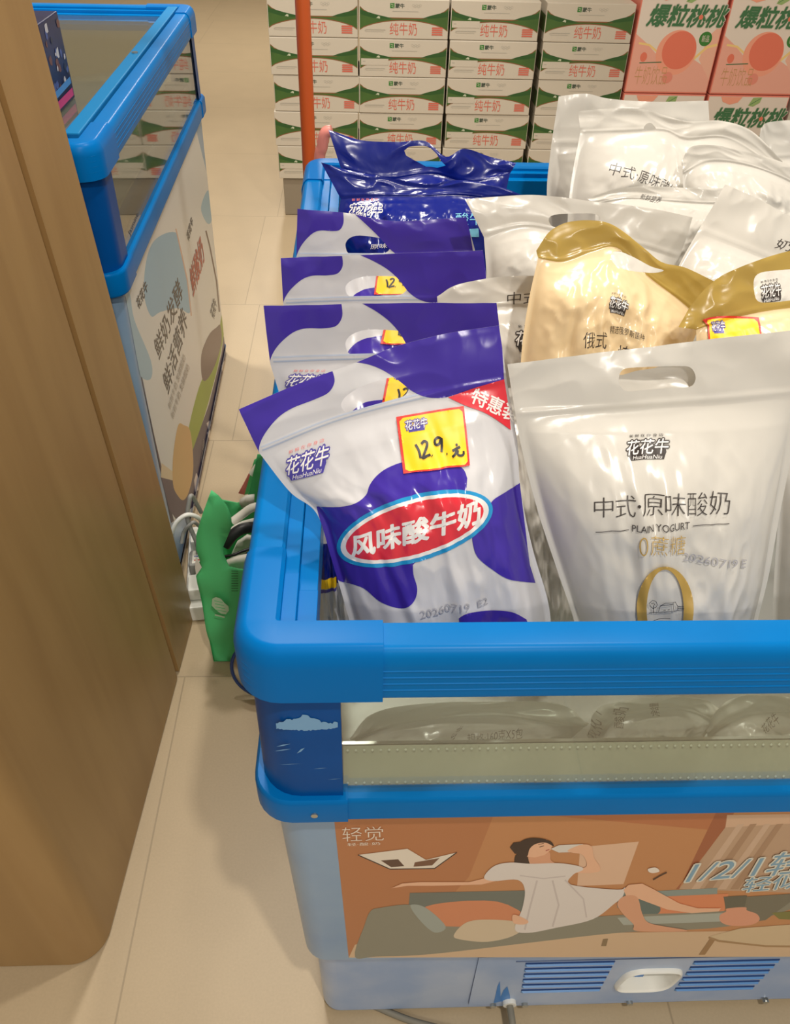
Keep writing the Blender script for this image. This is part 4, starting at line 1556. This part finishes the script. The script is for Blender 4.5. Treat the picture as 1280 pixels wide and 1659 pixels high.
    def shell(s, hole=None, back_hole=None):
        nu, nv = s.NU, s.NV
        out = [(-1, 0), (1, 0), (1, 1), (-1, 1)]
        for side in (1, -1):
            k_ = 1 if side > 0 else 2
            hl = hole if side > 0 or back_hole is None else back_hole
            V, F = tri_poly(out, [hl] if hl else [], (2 * k_ / nu, k_ / nv))
            P = [s.pos(u, v, side) for u, v in V]
            fm, fh = [], []
            for f in F:
                vv = sum(V[i][1] for i in f) / 3
                g = f if side < 0 else (f[0], f[2], f[1])
                (fh if vv < s.SH else fm).append(g)
            o = len(s.mb.v)
            s.mb.v += [tuple(map(float, p)) for p in P]
            for L_, m_ in ((fm, s.main), (fh, s.head)):
                i = s.mb.mi(m_)
                for g in L_:
                    s.mb.f.append(tuple(o + k for k in g))
                    s.mb.m.append(i)

    def put(s, V, F, m, mb=None, layer=None):
        V, F = split_long(V, F, (0.02, 0.008))
        if layer is None:
            s.layer += 1
            layer = s.layer
        lift = 0.0002 + layer * 0.00012
        (mb or s.mb).add([s.pos(min(max(u, -1), 1), min(max(v, 0), 1), 1, lift) for u, v in V], F, m)

    def patch(s, poly, m, holes=(), mb=None, layer=None):
        V, F = tri_poly(list(poly), holes, (0.025, 0.01))
        s.put(V, [(f[0], f[2], f[1]) for f in F], m, mb, layer)

    def patch_px(s, px, m, holes=(), mb=None, layer=None):
        s.patch([s.pix(*p) for p in px], m, [[s.pix(*p) for p in h] for h in holes], mb, layer)

    def text(s, body, p0, p1, p2, m, bold=0.0, px=True, mb=None, layer=None, res=3):
        V, F, _ = text_mesh(body, bold, res)
        a, b, c_ = [np.array(s.pix(*p) if px else p) for p in (p0, p1, p2)]
        if layer is None:
            s.layer += 1
            layer = s.layer
        ns = STAMP[(body, bold, res)]
        nf = len(F) * ns // len(V)
        for k in range(len(V) // ns):
            s.put([a + (b - a) * q[0] + (c_ - a) * q[1] for q in V[k * ns:(k + 1) * ns]], [tuple(i - k * ns for i in f) for f in F[k * nf:(k + 1) * nf]], m, mb, layer + k * 0.1)

    def stroke(s, pts, w, m, px=True, mb=None, closed=False, layer=None):
        V, F = ribbon(pts, w, closed)
        if px:
            V = [s.pix(*p) for p in V]
        s.put(V, F, m, mb, layer)

    def finish(s):
        b_ = (s.L[-1] + s.R[-1]) / 2
        s.root = thing(s.name, s.label, 'yogurt bag', tuple(b_), s.group)
        s.body = s.mb.build('film', s.root, True)
        return s.root


def stadium(c, a, b, n=10):
    """rounded slot in (u, v)"""
    o = []
    for k in range(2 * n):
        t = math.pi / 2 - math.pi * (k % n) / (n - 1) - (math.pi if k >= n else 0)
        sx = (a - b * 2.2) * (1 if k < n else -1)
        o.append((c[0] + sx + 2.2 * b * math.cos(t), c[1] + b * math.sin(t)))
    return o


def bagname(s, p0, p1, p2, dark, back, small, out=FWT):
    """brand lettering with its small line above and script line below"""
    p0, p1, p2 = [np.array(p, float) for p in (p0, p1, p2)]
    e, f = p1 - p0, p2 - p0
    q = lambda a, b: tuple(p0 + e * a + f * b)
    s.patch_px([q(0.12, -0.42), q(0.92, -0.42), q(0.98, 0.10), q(0.95, 0.55), q(0.1, 0.5), q(0.06, 0.0)], back)
    s.text('花花牛', q(0, 0), q(1, 0), q(0.05, 1), dark, 0.10)
    s.text('花花牛', q(0, 0), q(1, 0), q(0.05, 1), out, 0.012)
    s.text('HuaHuaNiu', q(0.16, -0.36), q(0.86, -0.36), q(0.18, -0.08), out)
    s.text('新 鲜 在 你 身 边', q(0.08, 1.22), q(0.9, 1.22), q(0.08, 1.42), small)


# ---- violet cow-spot bags ------------------------------------------------------------------------
C7 = lambda pts: [(380 + x * .3906, 540 + y * .3906) for x, y in pts]
Bag.NU, Bag.NV = 120, 160
P0 = Bag('yogurt_bag', 'tilted violet and white yogurt bag at the front with red oval and price sticker', 0.125, 24,
         [(387, 663), (480, 623), (577, 587), (640, 562), (720, 541), (808, 527)], [(421, 735), (556, 682), (704, 645), (822, 622)],
         [(421, 735), (470, 797), (513, 832), (537, 905), (566, 1005), (580, 1060)], [(822, 622), (838, 715), (843, 790), (862, 885), (888, 975), (895, 1040)],
         0.040, 0.028, seed=3, group=None, main=FWP)
hole0 = [P0.pix(*p) for p in smooth_loop(C7([(443, 290), (470, 255), (540, 215), (640, 185), (700, 182), (722, 205), (722, 235), (700, 262), (640, 280), (560, 305), (500, 325), (465, 330), (448, 315)]), (), 3)]
PATCH = {}
PATCH['a'] = [P0.pix(*p) for p in smooth_loop(C7([(15, 315), (200, 225), (405, 152), (415, 200), (390, 245), (330, 275), (240, 310), (180, 350), (130, 410), (105, 460), (100, 500), (60, 430)]), (0, 1, 2, 10, 11))]
PATCH['b'] = [P0.pix(*p) for p in smooth_loop(C7([(505, 120), (560, 130), (620, 155), (680, 195), (730, 235), (780, 260), (830, 268), (890, 262), (1000, 225), (1118, 192), (1110, 60), (1096, -40), (870, 0), (640, 62)]), (0, 9, 10, 11, 12))]
PATCH['red'] = [P0.pix(*p) for p in smooth_loop(C7([(885, 265), (1000, 225), (1118, 190), (1140, 330), (1145, 400), (1050, 335), (960, 300)]), (0, 2, 3, 4))]
PATCH['d'] = [P0.pix(*p) for p in smooth_loop(C7([(340, 718), (430, 720), (500, 705), (545, 670), (560, 630), (590, 590), (640, 555), (720, 530), (850, 530), (940, 555), (965, 600), (960, 660), (900, 800), (740, 960),
                                      (742, 1000), (758, 1060), (745, 1110), (710, 1138), (660, 1135), (600, 1110), (540, 1060), (490, 1040), (425, 1020), (395, 960), (360, 800)]), (0, 10, 11, 12, 13, 23))]
PATCH['f'] = [P0.pix(*p) for p in smooth_loop(C7([(1184, 620), (1120, 660), (1065, 700), (1040, 780), (990, 830), (990, 880), (1010, 930), (1070, 980), (1140, 1020), (1248, 1034), (1225, 960), (1185, 640)]), (0, 9, 10, 11))]
PATCH['g'] = [P0.pix(*p) for p in smooth_loop(C7([(930, 1180), (970, 1160), (1060, 1148), (1150, 1155), (1210, 1185), (1250, 1290), (940, 1290)]), (0, 4, 5, 6))]
OV = [[P0.pix(*p) for p in C7(ellipse(747, 808, a, b, -16.5, 56))] for a, b in ((335, 136), (318, 119), (296, 104))]
RIBZ = 0.93
HOLEC = hole0


def price_sticker(bag, pts, name='price_sticker'):
    """yellow price sticker given by its four photo corners (or uv corners)"""
    mb = MB()
    a, b, c_, d = [np.array(p) for p in pts]      # tl tr br bl in uv
    g = lambda s_, t: tuple((a * (1 - s_) + b * s_) * (1 - t) + (d * (1 - s_) + c_ * s_) * t)
    L0 = 14
    rr = [g(0, 0), g(1, 0), g(1, 1), g(0, 1)]
    bag.patch(rr, FRS, mb=mb, layer=L0)
    e = 0.035
    inner = [g(e + .05, e), g(1 - e - .05, e), g(1 - e, e + .05), g(1 - e, 1 - e - .05), g(1 - e - .05, 1 - e), g(e + .05, 1 - e), g(e, 1 - e - .05), g(e, e + .05)]
    bag.patch(inner, FYL, mb=mb, layer=L0 + 2)
    bag.patch([g(.14, .2), g(.36, .2), g(.36, .28), g(.14, .28)], FVT, mb=mb, layer=L0 + 4)
    for m_, bo in ((FVT, .1), (FWT, .01)):
        bag.text('花花牛', g(.10, .24), g(.40, .24), g(.11, .09), m_, bo, px=False, mb=mb, layer=L0 + (5 if bo > .05 else 7))
    w = [[(0.21, 0.49), (0.245, 0.60), (0.26, 0.74)],
         [(0.29, 0.50), (0.33, 0.46), (0.37, 0.49), (0.36, 0.56), (0.32, 0.66), (0.29, 0.745), (0.34, 0.72), (0.40, 0.70)],
         [(0.58, 0.46), (0.53, 0.44), (0.485, 0.48), (0.49, 0.55), (0.54, 0.55), (0.575, 0.48), (0.585, 0.47), (0.58, 0.58), (0.565, 0.69)],
         [(0.635, 0.735), (0.65, 0.74)], [(0.415, 0.72), (0.425, 0.73)],
         [(0.80, 0.58), (0.815, 0.62)], [(0.73, 0.69), (0.80, 0.66), (0.86, 0.64)], [(0.80, 0.67), (0.77, 0.75), (0.72, 0.80)],
         [(0.82, 0.69), (0.81, 0.76), (0.86, 0.79), (0.905, 0.77), (0.91, 0.72)]]
    for st in w:
        P = [g(*q) for q in (spline([np.array(z) for z in st], 5) if len(st) > 2 else st)]
        # width in uv, corrected for the bag's aspect
        asp = 2.6
        V, F = ribbon([(p[0], p[1] * asp) for p in P], 0.018)
        bag.put([(x, y / asp) for x, y in V], F, INK, mb, L0 + 8)
    return mb


def cow_bag(B, hole, full):
    B.shell(hole)
    for k in 'abdfg':
        B.patch(PATCH[k], FPU)
    B.patch(PATCH['red'], FRD)
    B.text('特惠装', RT[0], RT[1], RT[2], FWT, 0.02, px=False)
    B.patch(OV[0], FBL)
    B.patch(OV[1], FWT)
    B.patch(OV[2], FRD)
    B.text('风味酸牛奶', TT[0], TT[1], TT[2], FWT, 0.035, px=False)
    B.layer += 1
    e, f = np.array(LT[1]) - LT[0], np.array(LT[2]) - LT[0]
    q = lambda a, b: tuple(np.array(LT[0]) + e * a + f * b)
    B.patch([q(0.12, -0.42), q(0.92, -0.42), q(0.98, 0.10), q(0.95, 0.55), q(0.1, 0.5), q(0.06, 0.0)], FVT)
    B.text('花花牛', q(0, 0), q(1, 0), q(0.05, 1), FVT, 0.10, px=False)
    B.text('花花牛', q(0, 0), q(1, 0), q(0.05, 1), FWT, 0.012, px=False)
    B.text('HuaHuaNiu', q(0.16, -0.36), q(0.86, -0.36), q(0.18, -0.08), FWT, 0.0, px=False)
    B.text('新 鲜 在 你 身 边', q(0.08, 1.22), q(0.9, 1.22), q(0.08, 1.42), FPT, 0.0, px=False)
    B.text('20260719  E2', DT[0], DT[1], DT[2], FGY, 0.0, px=False)
    # zip band
    for v0, v1 in ((0.172, 0.178), (0.187, 0.193)):
        B.patch([(-0.97, v0), (0.97, v0), (0.97, v1), (-0.97, v1)], SEAM, layer=1)
    B.finish()
    st = price_sticker(B, STK)
    s_ = st.build('price_sticker', B.body, True)
    s_['label'] = 'yellow price sticker with a red border and handwritten 12.9'


uvs = lambda L: [P0.pix(*p) for p in C7(L)]
RT = uvs([(975, 285), (1160, 372), (1000, 225)])
TT = uvs([(488, 925), (1018, 785), (484, 838)])
LT = uvs([(214, 588), (384, 540), (212, 520)])
DT = uvs([(772, 1180), (1050, 1118), (768, 1148)])
STK = uvs([(670, 345), (950, 300), (975, 545), (700, 580)])
cow_bag(P0, hole0, True)

Bag.NU, Bag.NV = 84, 110
SPOT = 'violet cow-spot yogurt bags in a row along the left side'
P0.root['group'] = SPOT
def s_n(b):
    return b.n


specs = [
    ('violet and white yogurt bag directly behind the tilted front one', 0.315, 14,
     [(427, 495), (560, 492), (690, 490), (804, 490)], [(438, 590), (560, 586), (690, 584), (816, 588)], [(438, 590), (452, 660), (478, 740), (490, 850)], [(816, 588), (826, 680), (830, 740), (820, 850)], 11),
    ('violet and white yogurt bag third from the front, yellow sticker behind its hole', 0.465, 13,
     [(455, 418), (560, 414), (680, 409), (782, 405)], [(459, 494), (560, 490), (690, 489), (794, 490)], [(459, 494), (470, 560), (490, 640), (495, 740)], [(794, 490), (800, 570), (800, 640), (790, 740)], 17),
    ('rearmost violet and white yogurt bag, just in front of the dark blue ones', 0.62, 14,
     [(482, 338), (560, 345), (640, 358), (755, 352)], [(480, 420), (560, 420), (660, 418), (772, 414)], [(480, 420), (492, 480), (505, 550), (510, 640)], [(772, 414), (778, 480), (775, 550), (765, 640)], 23)]
for lab, y0, lean, t_, z_, l_, r_, sd in specs:
    B = Bag('yogurt_bag', lab, y0, lean, t_, z_, l_, r_, 0.038, 0.026, seed=sd, group=SPOT, main=FWP)
    # body as long as the front bag's, hanging straight down its own plane
    ln = np.linalg.norm(P0.L[-1] - P0.L[0])
    dn = np.array([0, 0, -1.0])
    dn = dn - s_n(B) * (dn @ s_n(B))
    dn /= np.linalg.norm(dn)
    ex = (B.Z[-1] - B.Z[0]) / np.linalg.norm(B.Z[-1] - B.Z[0])
    B.L = [B.Z[0] + dn * ln * k + ex * w for k, w in ((0, 0), (.3, .014), (.6, .024), (1, .03))]
    B.R = [B.Z[-1] + dn * ln * k - ex * w for k, w in ((0, 0), (.3, .006), (.6, .008), (1, .006))]
    cow_bag(B, HOLEC, False)

# ---- navy bags -----------------------------------------------------------------------------------
NG = 'dark blue yogurt bags at the back left'
N2 = Bag('yogurt_bag', 'dark blue yogurt bag with white lettering behind the violet bags', 0.755, 22,
         [(520, 263), (560, 275), (620, 286), (690, 298), (740, 292), (800, 300), (850, 318)], [(552, 322), (620, 318), (680, 318), (740, 316), (800, 322)],
         [(552, 322), (548, 360), (556, 420), (570, 520)], [(800, 322), (800, 370), (790, 440), (780, 520)], 0.036, 0.022, seed=31, group=NG, main=FNV, wr=1.6)
N2.shell(None)
bagname(N2, (566, 353), (618, 352), (566, 331), FWT, FNV, FPT, FNV)
N2.text('酸牛奶', (738, 366), (812, 366), (738, 345), FLB, 0.0)
N2.patch_px([(752, 372), (775, 370), (776, 384), (754, 384)], FLB)
N2.text('原味·发酵·低温', (600, 404), (690, 398), (600, 396), FWT)
N2.text('生牛乳 白砂糖', (650, 395), (712, 390), (650, 387), FWT)
N2.finish()
N1 = Bag('yogurt_bag', 'rearmost dark blue yogurt bag with a crumpled top and open hole', 0.865, 20,
         [(532, 210), (585, 227), (645, 230), (690, 229), (722, 254), (752, 241), (795, 254), (836, 264)], [(552, 272), (620, 292), (700, 282), (760, 296), (826, 282)],
         [(552, 272), (556, 320), (562, 370), (570, 430)], [(826, 282), (815, 330), (800, 380), (790, 430)], 0.034, 0.02, seed=37, group=NG, main=FNV, wr=1.8)
hN = [N1.pix(*p) for p in [(655, 244), (662, 238), (680, 236), (698, 240), (708, 250), (716, 262), (722, 268), (708, 272), (690, 270), (672, 260), (658, 252)]]
N1.shell(hN)
N1.finish()

# ---- white bags ----------------------------------------------------------------------------------
WG = 'white plain yogurt bags'
K5 = lambda pts: [(830 + x * .3516, 700 + y * .3516) for x, y in pts]
Bag.NU, Bag.NV = 120, 160
W0 = Bag('yogurt_bag', 'large white yogurt bag at the front with a gold zero and brown lettering', 0.118, 22,
         [(822, 590), (950, 574), (1060, 561), (1180, 546), (1296, 534)], [(836, 676), (950, 668), (1060, 660), (1180, 652), (1300, 640)],
         [(836, 676), (846, 730), (872, 830), (905, 930), (930, 1005), (940, 1060)], [(1300, 640), (1284, 730), (1264, 830), (1246, 930), (1228, 1005), (1220, 1060)],
         0.045, 0.028, seed=43, group=WG)
W0.gap = 0.016
h0 = [W0.pix(*p) for p in smooth_loop([(1003, 610), (1008, 600), (1020, 596), (1060, 594), (1100, 593), (1118, 595), (1126, 606), (1126, 618), (1116, 627), (1080, 629), (1040, 632), (1016, 634), (1004, 624)], (), 3)]
W0.shell(h0, [W0.pix(*p) for p in [(1004, 612), (1008, 600), (1020, 596), (1060, 594), (1092, 593), (1070, 602), (1040, 606), (1018, 612)]])
bagname(W0, (1014, 737), (1081, 734), (1014, 714), FBK, FBK, FBK)
for ch, x0, x1, yb0, yt0 in (('中', 962, 993, 838, 806), ('式', 997, 1029, 839, 803), ('原', 1041, 1074, 837, 801), ('味', 1077, 1109, 836, 799), ('酸', 1113, 1145, 835, 797), ('奶', 1149, 1181, 833, 795)):
    W0.text(ch, (x0, yb0), (x1, yb0 - 1), (x0, yt0), FBK, -0.012)
W0.patch_px(ellipse(1035, 820, 2.8, 2.8, 0, 14), FBK)
W0.text('PLAIN YOGURT', (1023, 860), (1116, 856), (1023, 849), FBK, 0.0)
W0.stroke([(964, 861), (990, 859), (1018, 857)], 1.2, FBK)
W0.stroke([(1121, 851), (1150, 849), (1180, 847)], 1.2, FBK)
W0.text('0', (1034, 899), (1049, 898), (1034, 870), FGD, -0.02)
W0.text('蔗糖', (1053, 898), (1108, 896), (1053, 867), FGD, -0.012)
W0.text('20260719 E', (1105, 907), (1206, 918), (1106, 894), FGY, 0.0)
ring_o = [W0.pix(*p) for p in ellipse(1076, 985, 46, 69, 0, 48)]
ring_i = [W0.pix(*p) for p in ellipse(1076, 985, 30, 64, 0, 48)]
W0.patch(ring_o, FGD, [ring_i])
for st in (K5([(625, 828), (660, 826), (785, 812)]), K5([(668, 822), (676, 795), (700, 782), (735, 780), (740, 818)]), K5([(676, 795), (735, 786)]), K5([(735, 780), (745, 776), (756, 795), (757, 815)]),
           K5([(757, 797), (785, 798)]), K5([(757, 804), (785, 804)]), K5([(645, 826), (643, 790)]), K5([(643, 806), (630, 795), (626, 780), (640, 768), (655, 772), (662, 788), (655, 800), (643, 804)]),
           K5([(634, 785), (643, 778), (652, 790)]), K5([(690, 812), (700, 811)]), K5([(708, 810), (718, 809)]), K5([(640, 862), (665, 852), (720, 850)])):
    W0.stroke(st, 0.9, FBK)
W0.finish()

Bag.NU, Bag.NV = 84, 110


def plain(label, y0, lean, t_, z_, l_, r_, sd, hole=None, texts=(), logo=None, th=0.035, bk=0.025, wr=1.3, main=FW, head=None, yaw=0, group=WG, flop=None, name='yogurt_bag'):
    B = Bag(name, label, y0, lean, t_, z_, l_, r_, th, bk, seed=sd, group=group, main=main, head=head, wr=wr, yaw=yaw, flop=flop)
    B.shell([B.pix(*p) for p in smooth_loop(hole, (), 3)] if hole else None)
    for tx, a, b, c_, m_ in texts:
        B.text(tx, a, b, c_, m_, -0.005)
    if logo:
        bagname(B, logo[0], logo[1], logo[2], FBK, FBK, FBK)
    B.finish()
    return B


# beside the front ones
WR = plain('white yogurt bag cut off by the right edge, beside the gold zero bag', 0.15, 18, [(1262, 690), (1330, 660), (1420, 650), (1490, 655)], [(1264, 745), (1330, 735), (1420, 730), (1490, 735)],
           [(1264, 745), (1260, 850), (1254, 940), (1250, 1040)], [(1490, 735), (1480, 850), (1470, 940), (1460, 1040)], 51)
WB_ = plain('white yogurt bag with only its left edge showing, beside the violet bags', 0.395, 16, [(708, 480), (745, 460), (830, 447), (930, 450), (1000, 470)], [(712, 540), (790, 500), (870, 496), (950, 505), (1010, 530)],
            [(712, 540), (760, 600), (790, 680), (800, 760)], [(1010, 530), (1010, 600), (1000, 680), (990, 760)], 53,
            texts=[('中式', (822, 494), (872, 492), (822, 474), FBK)], logo=((834, 560), (900, 560), (834, 536)))
WA = plain('white yogurt bag with a folded header behind the cream bag', 0.53, 24, [(753, 323), (800, 319), (870, 316), (960, 326), (1040, 336), (1122, 352)], [(784, 384), (860, 368), (960, 392), (1030, 398), (1100, 420)],
           [(784, 384), (788, 440), (790, 500), (800, 600)], [(1100, 420), (1090, 470), (1080, 520), (1070, 600)], 57,
           hole=[(889, 356), (898, 348), (930, 346), (960, 346), (972, 352), (966, 362), (930, 366), (898, 368)])
plain('white yogurt bag squeezed low between the two front bags', 0.235, 24, [(770, 640), (820, 628), (880, 626), (940, 640)], [(780, 690), (830, 684), (880, 684), (944, 690)],
      [(780, 690), (790, 790), (806, 900), (820, 1010)], [(944, 690), (950, 790), (950, 900), (944, 1010)], 59, wr=2.2)
# big ones at the back right
M1 = plain('white yogurt bag rearmost of the white heap, flat top edge by the peach boxes', 0.86, 18, [(905, 156), (947, 152), (990, 160), (1060, 165), (1148, 163)], [(893, 236), (960, 238), (1040, 240), (1150, 240)],
           [(893, 236), (886, 310), (892, 380), (900, 480)], [(1150, 240), (1160, 310), (1150, 380), (1140, 480)], 61)
M2_ = plain('white yogurt bag with a sagging open hole and tilted lettering', 0.745, 24, [(937, 180), (990, 176), (1050, 178), (1110, 196), (1170, 196), (1220, 214), (1268, 262)],
            [(940, 216), (1010, 214), (1075, 212), (1110, 226), (1180, 226), (1266, 280)],
            [(940, 216), (926, 290), (920, 350), (915, 460)], [(1266, 280), (1240, 340), (1200, 400), (1180, 460)], 67,
            hole=[(1043, 209), (1046, 202), (1053, 199), (1059, 203), (1062, 209), (1052, 210)],
            texts=[('中式·原味酸奶', (984, 282), (1090, 324), (991, 262), FBK)], th=0.05)
M3 = plain('small white yogurt bag slumped with a rounded pale top on the white heap', 0.665, 24, [(1104, 262), (1120, 238), (1160, 236), (1210, 246), (1280, 268), (1330, 300)], [(1106, 282), (1150, 262), (1210, 268), (1270, 290), (1320, 320)],
           [(1106, 282), (1108, 330), (1110, 380), (1120, 460)], [(1320, 320), (1320, 360), (1310, 400), (1300, 460)], 71, th=0.04)
M4 = plain('white yogurt bag lying low in the heap with a narrow printed strip', 0.60, 30, [(950, 322), (1000, 306), (1060, 302), (1120, 304), (1184, 306)], [(965, 330), (1020, 322), (1080, 326), (1140, 330), (1180, 330)],
           [(965, 330), (965, 370), (970, 420), (980, 480)], [(1180, 330), (1170, 370), (1160, 420), (1150, 480)], 73, texts=[('新鲜营养', (1036, 322), (1066, 330), (1040, 314), FBK)])
M5 = plain('white yogurt bag turned diagonally with a pointed corner behind the right cream bag', 0.44, 34, [(1176, 298), (1220, 318), (1270, 344), (1330, 372), (1390, 398)], [(1130, 376), (1190, 400), (1250, 424), (1310, 446), (1360, 464)],
           [(1130, 376), (1100, 430), (1080, 480), (1070, 560)], [(1360, 464), (1330, 520), (1300, 570), (1280, 640)], 79, texts=[('奶', (1254, 402), (1280, 408), (1262, 386), FBK)], logo=((1232, 484), (1266, 478), (1230, 464)))
M6 = plain('white yogurt bag at the far right edge of the heap beside the pink peach boxes', 0.80, 20, [(1233, 208), (1246, 198), (1300, 194), (1380, 194), (1430, 200)], [(1222, 260), (1290, 256), (1360, 258), (1430, 260)],
           [(1222, 260), (1215, 320), (1210, 370), (1210, 440)], [(1430, 260), (1430, 320), (1420, 370), (1420, 440)], 83)

# ---- cream bags ----------------------------------------------------------------------------------
CG = 'cream coloured yogurt bags'
C1 = plain('cream yogurt bag with a crumpled ochre header and brown lettering', 0.295, 26,
           [(869, 406), (892, 374), (930, 358), (985, 362), (1030, 392), (1070, 424), (1110, 434), (1160, 458)], [(872, 418), (912, 424), (960, 408), (1000, 402), (1050, 448), (1100, 486), (1138, 520)],
           [(872, 418), (858, 480), (846, 560), (840, 660)], [(1138, 520), (1120, 560), (1105, 600), (1090, 680)], 91,
           hole=[(990, 420), (994, 408), (1008, 408), (1030, 418), (1056, 432), (1076, 438), (1060, 442), (1030, 440), (1004, 434)],
           texts=[('精选俄罗斯菌种', (988, 541), (1044, 553), (989, 528), FBK), ('俄式', (944, 564), (982, 566), (946, 538), FBK), ('炼乳', (1000, 588), (1046, 594), (1002, 558), FBK)],
           logo=((986, 498), (1014, 506), (988, 480)), main=FCR, head=FCRH, group=CG)
C2 = plain('cream yogurt bag at the right edge with a yellow price sticker', 0.205, 26,
           [(1099, 530), (1128, 484), (1165, 450), (1220, 424), (1290, 404), (1360, 396)], [(1128, 534), (1170, 520), (1230, 506), (1290, 498), (1370, 492)],
           [(1128, 534), (1130, 590), (1140, 640), (1150, 760)], [(1370, 492), (1365, 560), (1360, 640), (1350, 760)], 97,
           hole=[(1222, 452), (1232, 442), (1260, 438), (1300, 436), (1322, 444), (1322, 470), (1296, 484), (1250, 490), (1228, 488), (1222, 472)],
           main=FCR, head=FCRH, group=CG)
st = price_sticker(C2, [C2.pix(*p) for p in ((1137, 518), (1228, 514), (1236, 600), (1142, 606))])
o = st.build('price_sticker', C2.body, True)
o['label'] = 'yellow price sticker with a red border'

# ---- bags seen through the front glass -------------------------------------------------------------
GG = 'white yogurt bags lying low behind the front glass'
for lab, q in (
    ('white yogurt bag behind the glass at the left, weight printed on it', ((566, 1195), (620, 1150), (760, 1136), (900, 1140), (952, 1168), (575, 1200), (650, 1172), (800, 1160), (945, 1180), 590, 905, 1226,
     [('规格:160克X5包', (758, 1204), (846, 1196), (757, 1188), FBK), ('花花牛', (700, 1176), (744, 1176), (700, 1160), FBK)], 101)),
    ('white yogurt bag behind the middle of the front glass, dark lettering on its side', ((950, 1190), (970, 1146), (1060, 1128), (1130, 1130), (1168, 1150), (955, 1200), (1010, 1160), (1100, 1150), (1160, 1170), 970, 1124, 1226,
     [('花花牛', (966, 1200), (974, 1146), (946, 1196), FBK), ('酸奶', (1010, 1180), (1020, 1146), (994, 1178), FBK), ('净含量', (1070, 1160), (1066, 1138), (1056, 1160), FBK)], 103)),
    ('white yogurt bag behind the glass at the right edge', ((1142, 1180), (1170, 1140), (1240, 1126), (1330, 1130), (1400, 1150), (1146, 1190), (1210, 1160), (1300, 1156), (1396, 1176), 1160, 1380, 1220,
     [('花花牛', (1240, 1190), (1266, 1170), (1232, 1176), FBK)], 107))):
    t_ = list(q[:5])
    z_ = list(q[5:9])
    B = Bag('yogurt_bag', lab, 0.150, 22, t_, z_, [z_[0], (q[9] - 12, (z_[0][1] + q[11]) / 2), (q[9], q[11])], [z_[-1], (q[10] + 14, (z_[-1][1] + q[11]) / 2), (q[10], q[11])],
            0.022, 0.02, seed=q[13], group=GG, wr=1.5)
    B.shell(None)
    for tx, a, b, c_, m_ in q[12]:
        B.text(tx, a, b, c_, m_, -0.005)
    B.finish()

# silver packet with a yellow band in the gap at the left
SV = film('silver_film', (206, 206, 214), 0.0, 0.2, 0.5)
S = Bag('yogurt_bag', 'silver packet with a yellow and blue band in the left gap of the freezer', 0.24, 30,
        [(514, 800), (530, 796), (560, 800), (590, 806)], [(512, 850), (530, 848), (560, 850), (590, 856)], [(512, 850), (512, 920), (514, 1010), (520, 1060)], [(590, 856), (592, 930), (600, 1010), (600, 1060)],
        0.018, 0.012, seed=113, main=SV, head=FNV, z0=0.80)
S.shell(None)
S.patch_px([(509, 880), (592, 884), (592, 940), (509, 936)], FNV)
S.patch_px([(509, 938), (545, 934), (545, 950), (509, 953)], FYL)
S.patch_px([(509, 954), (545, 951), (545, 956), (509, 960)], FVT)
S.finish()
S.root['category'] = 'packet'
S.root.name = 'silver_packet'
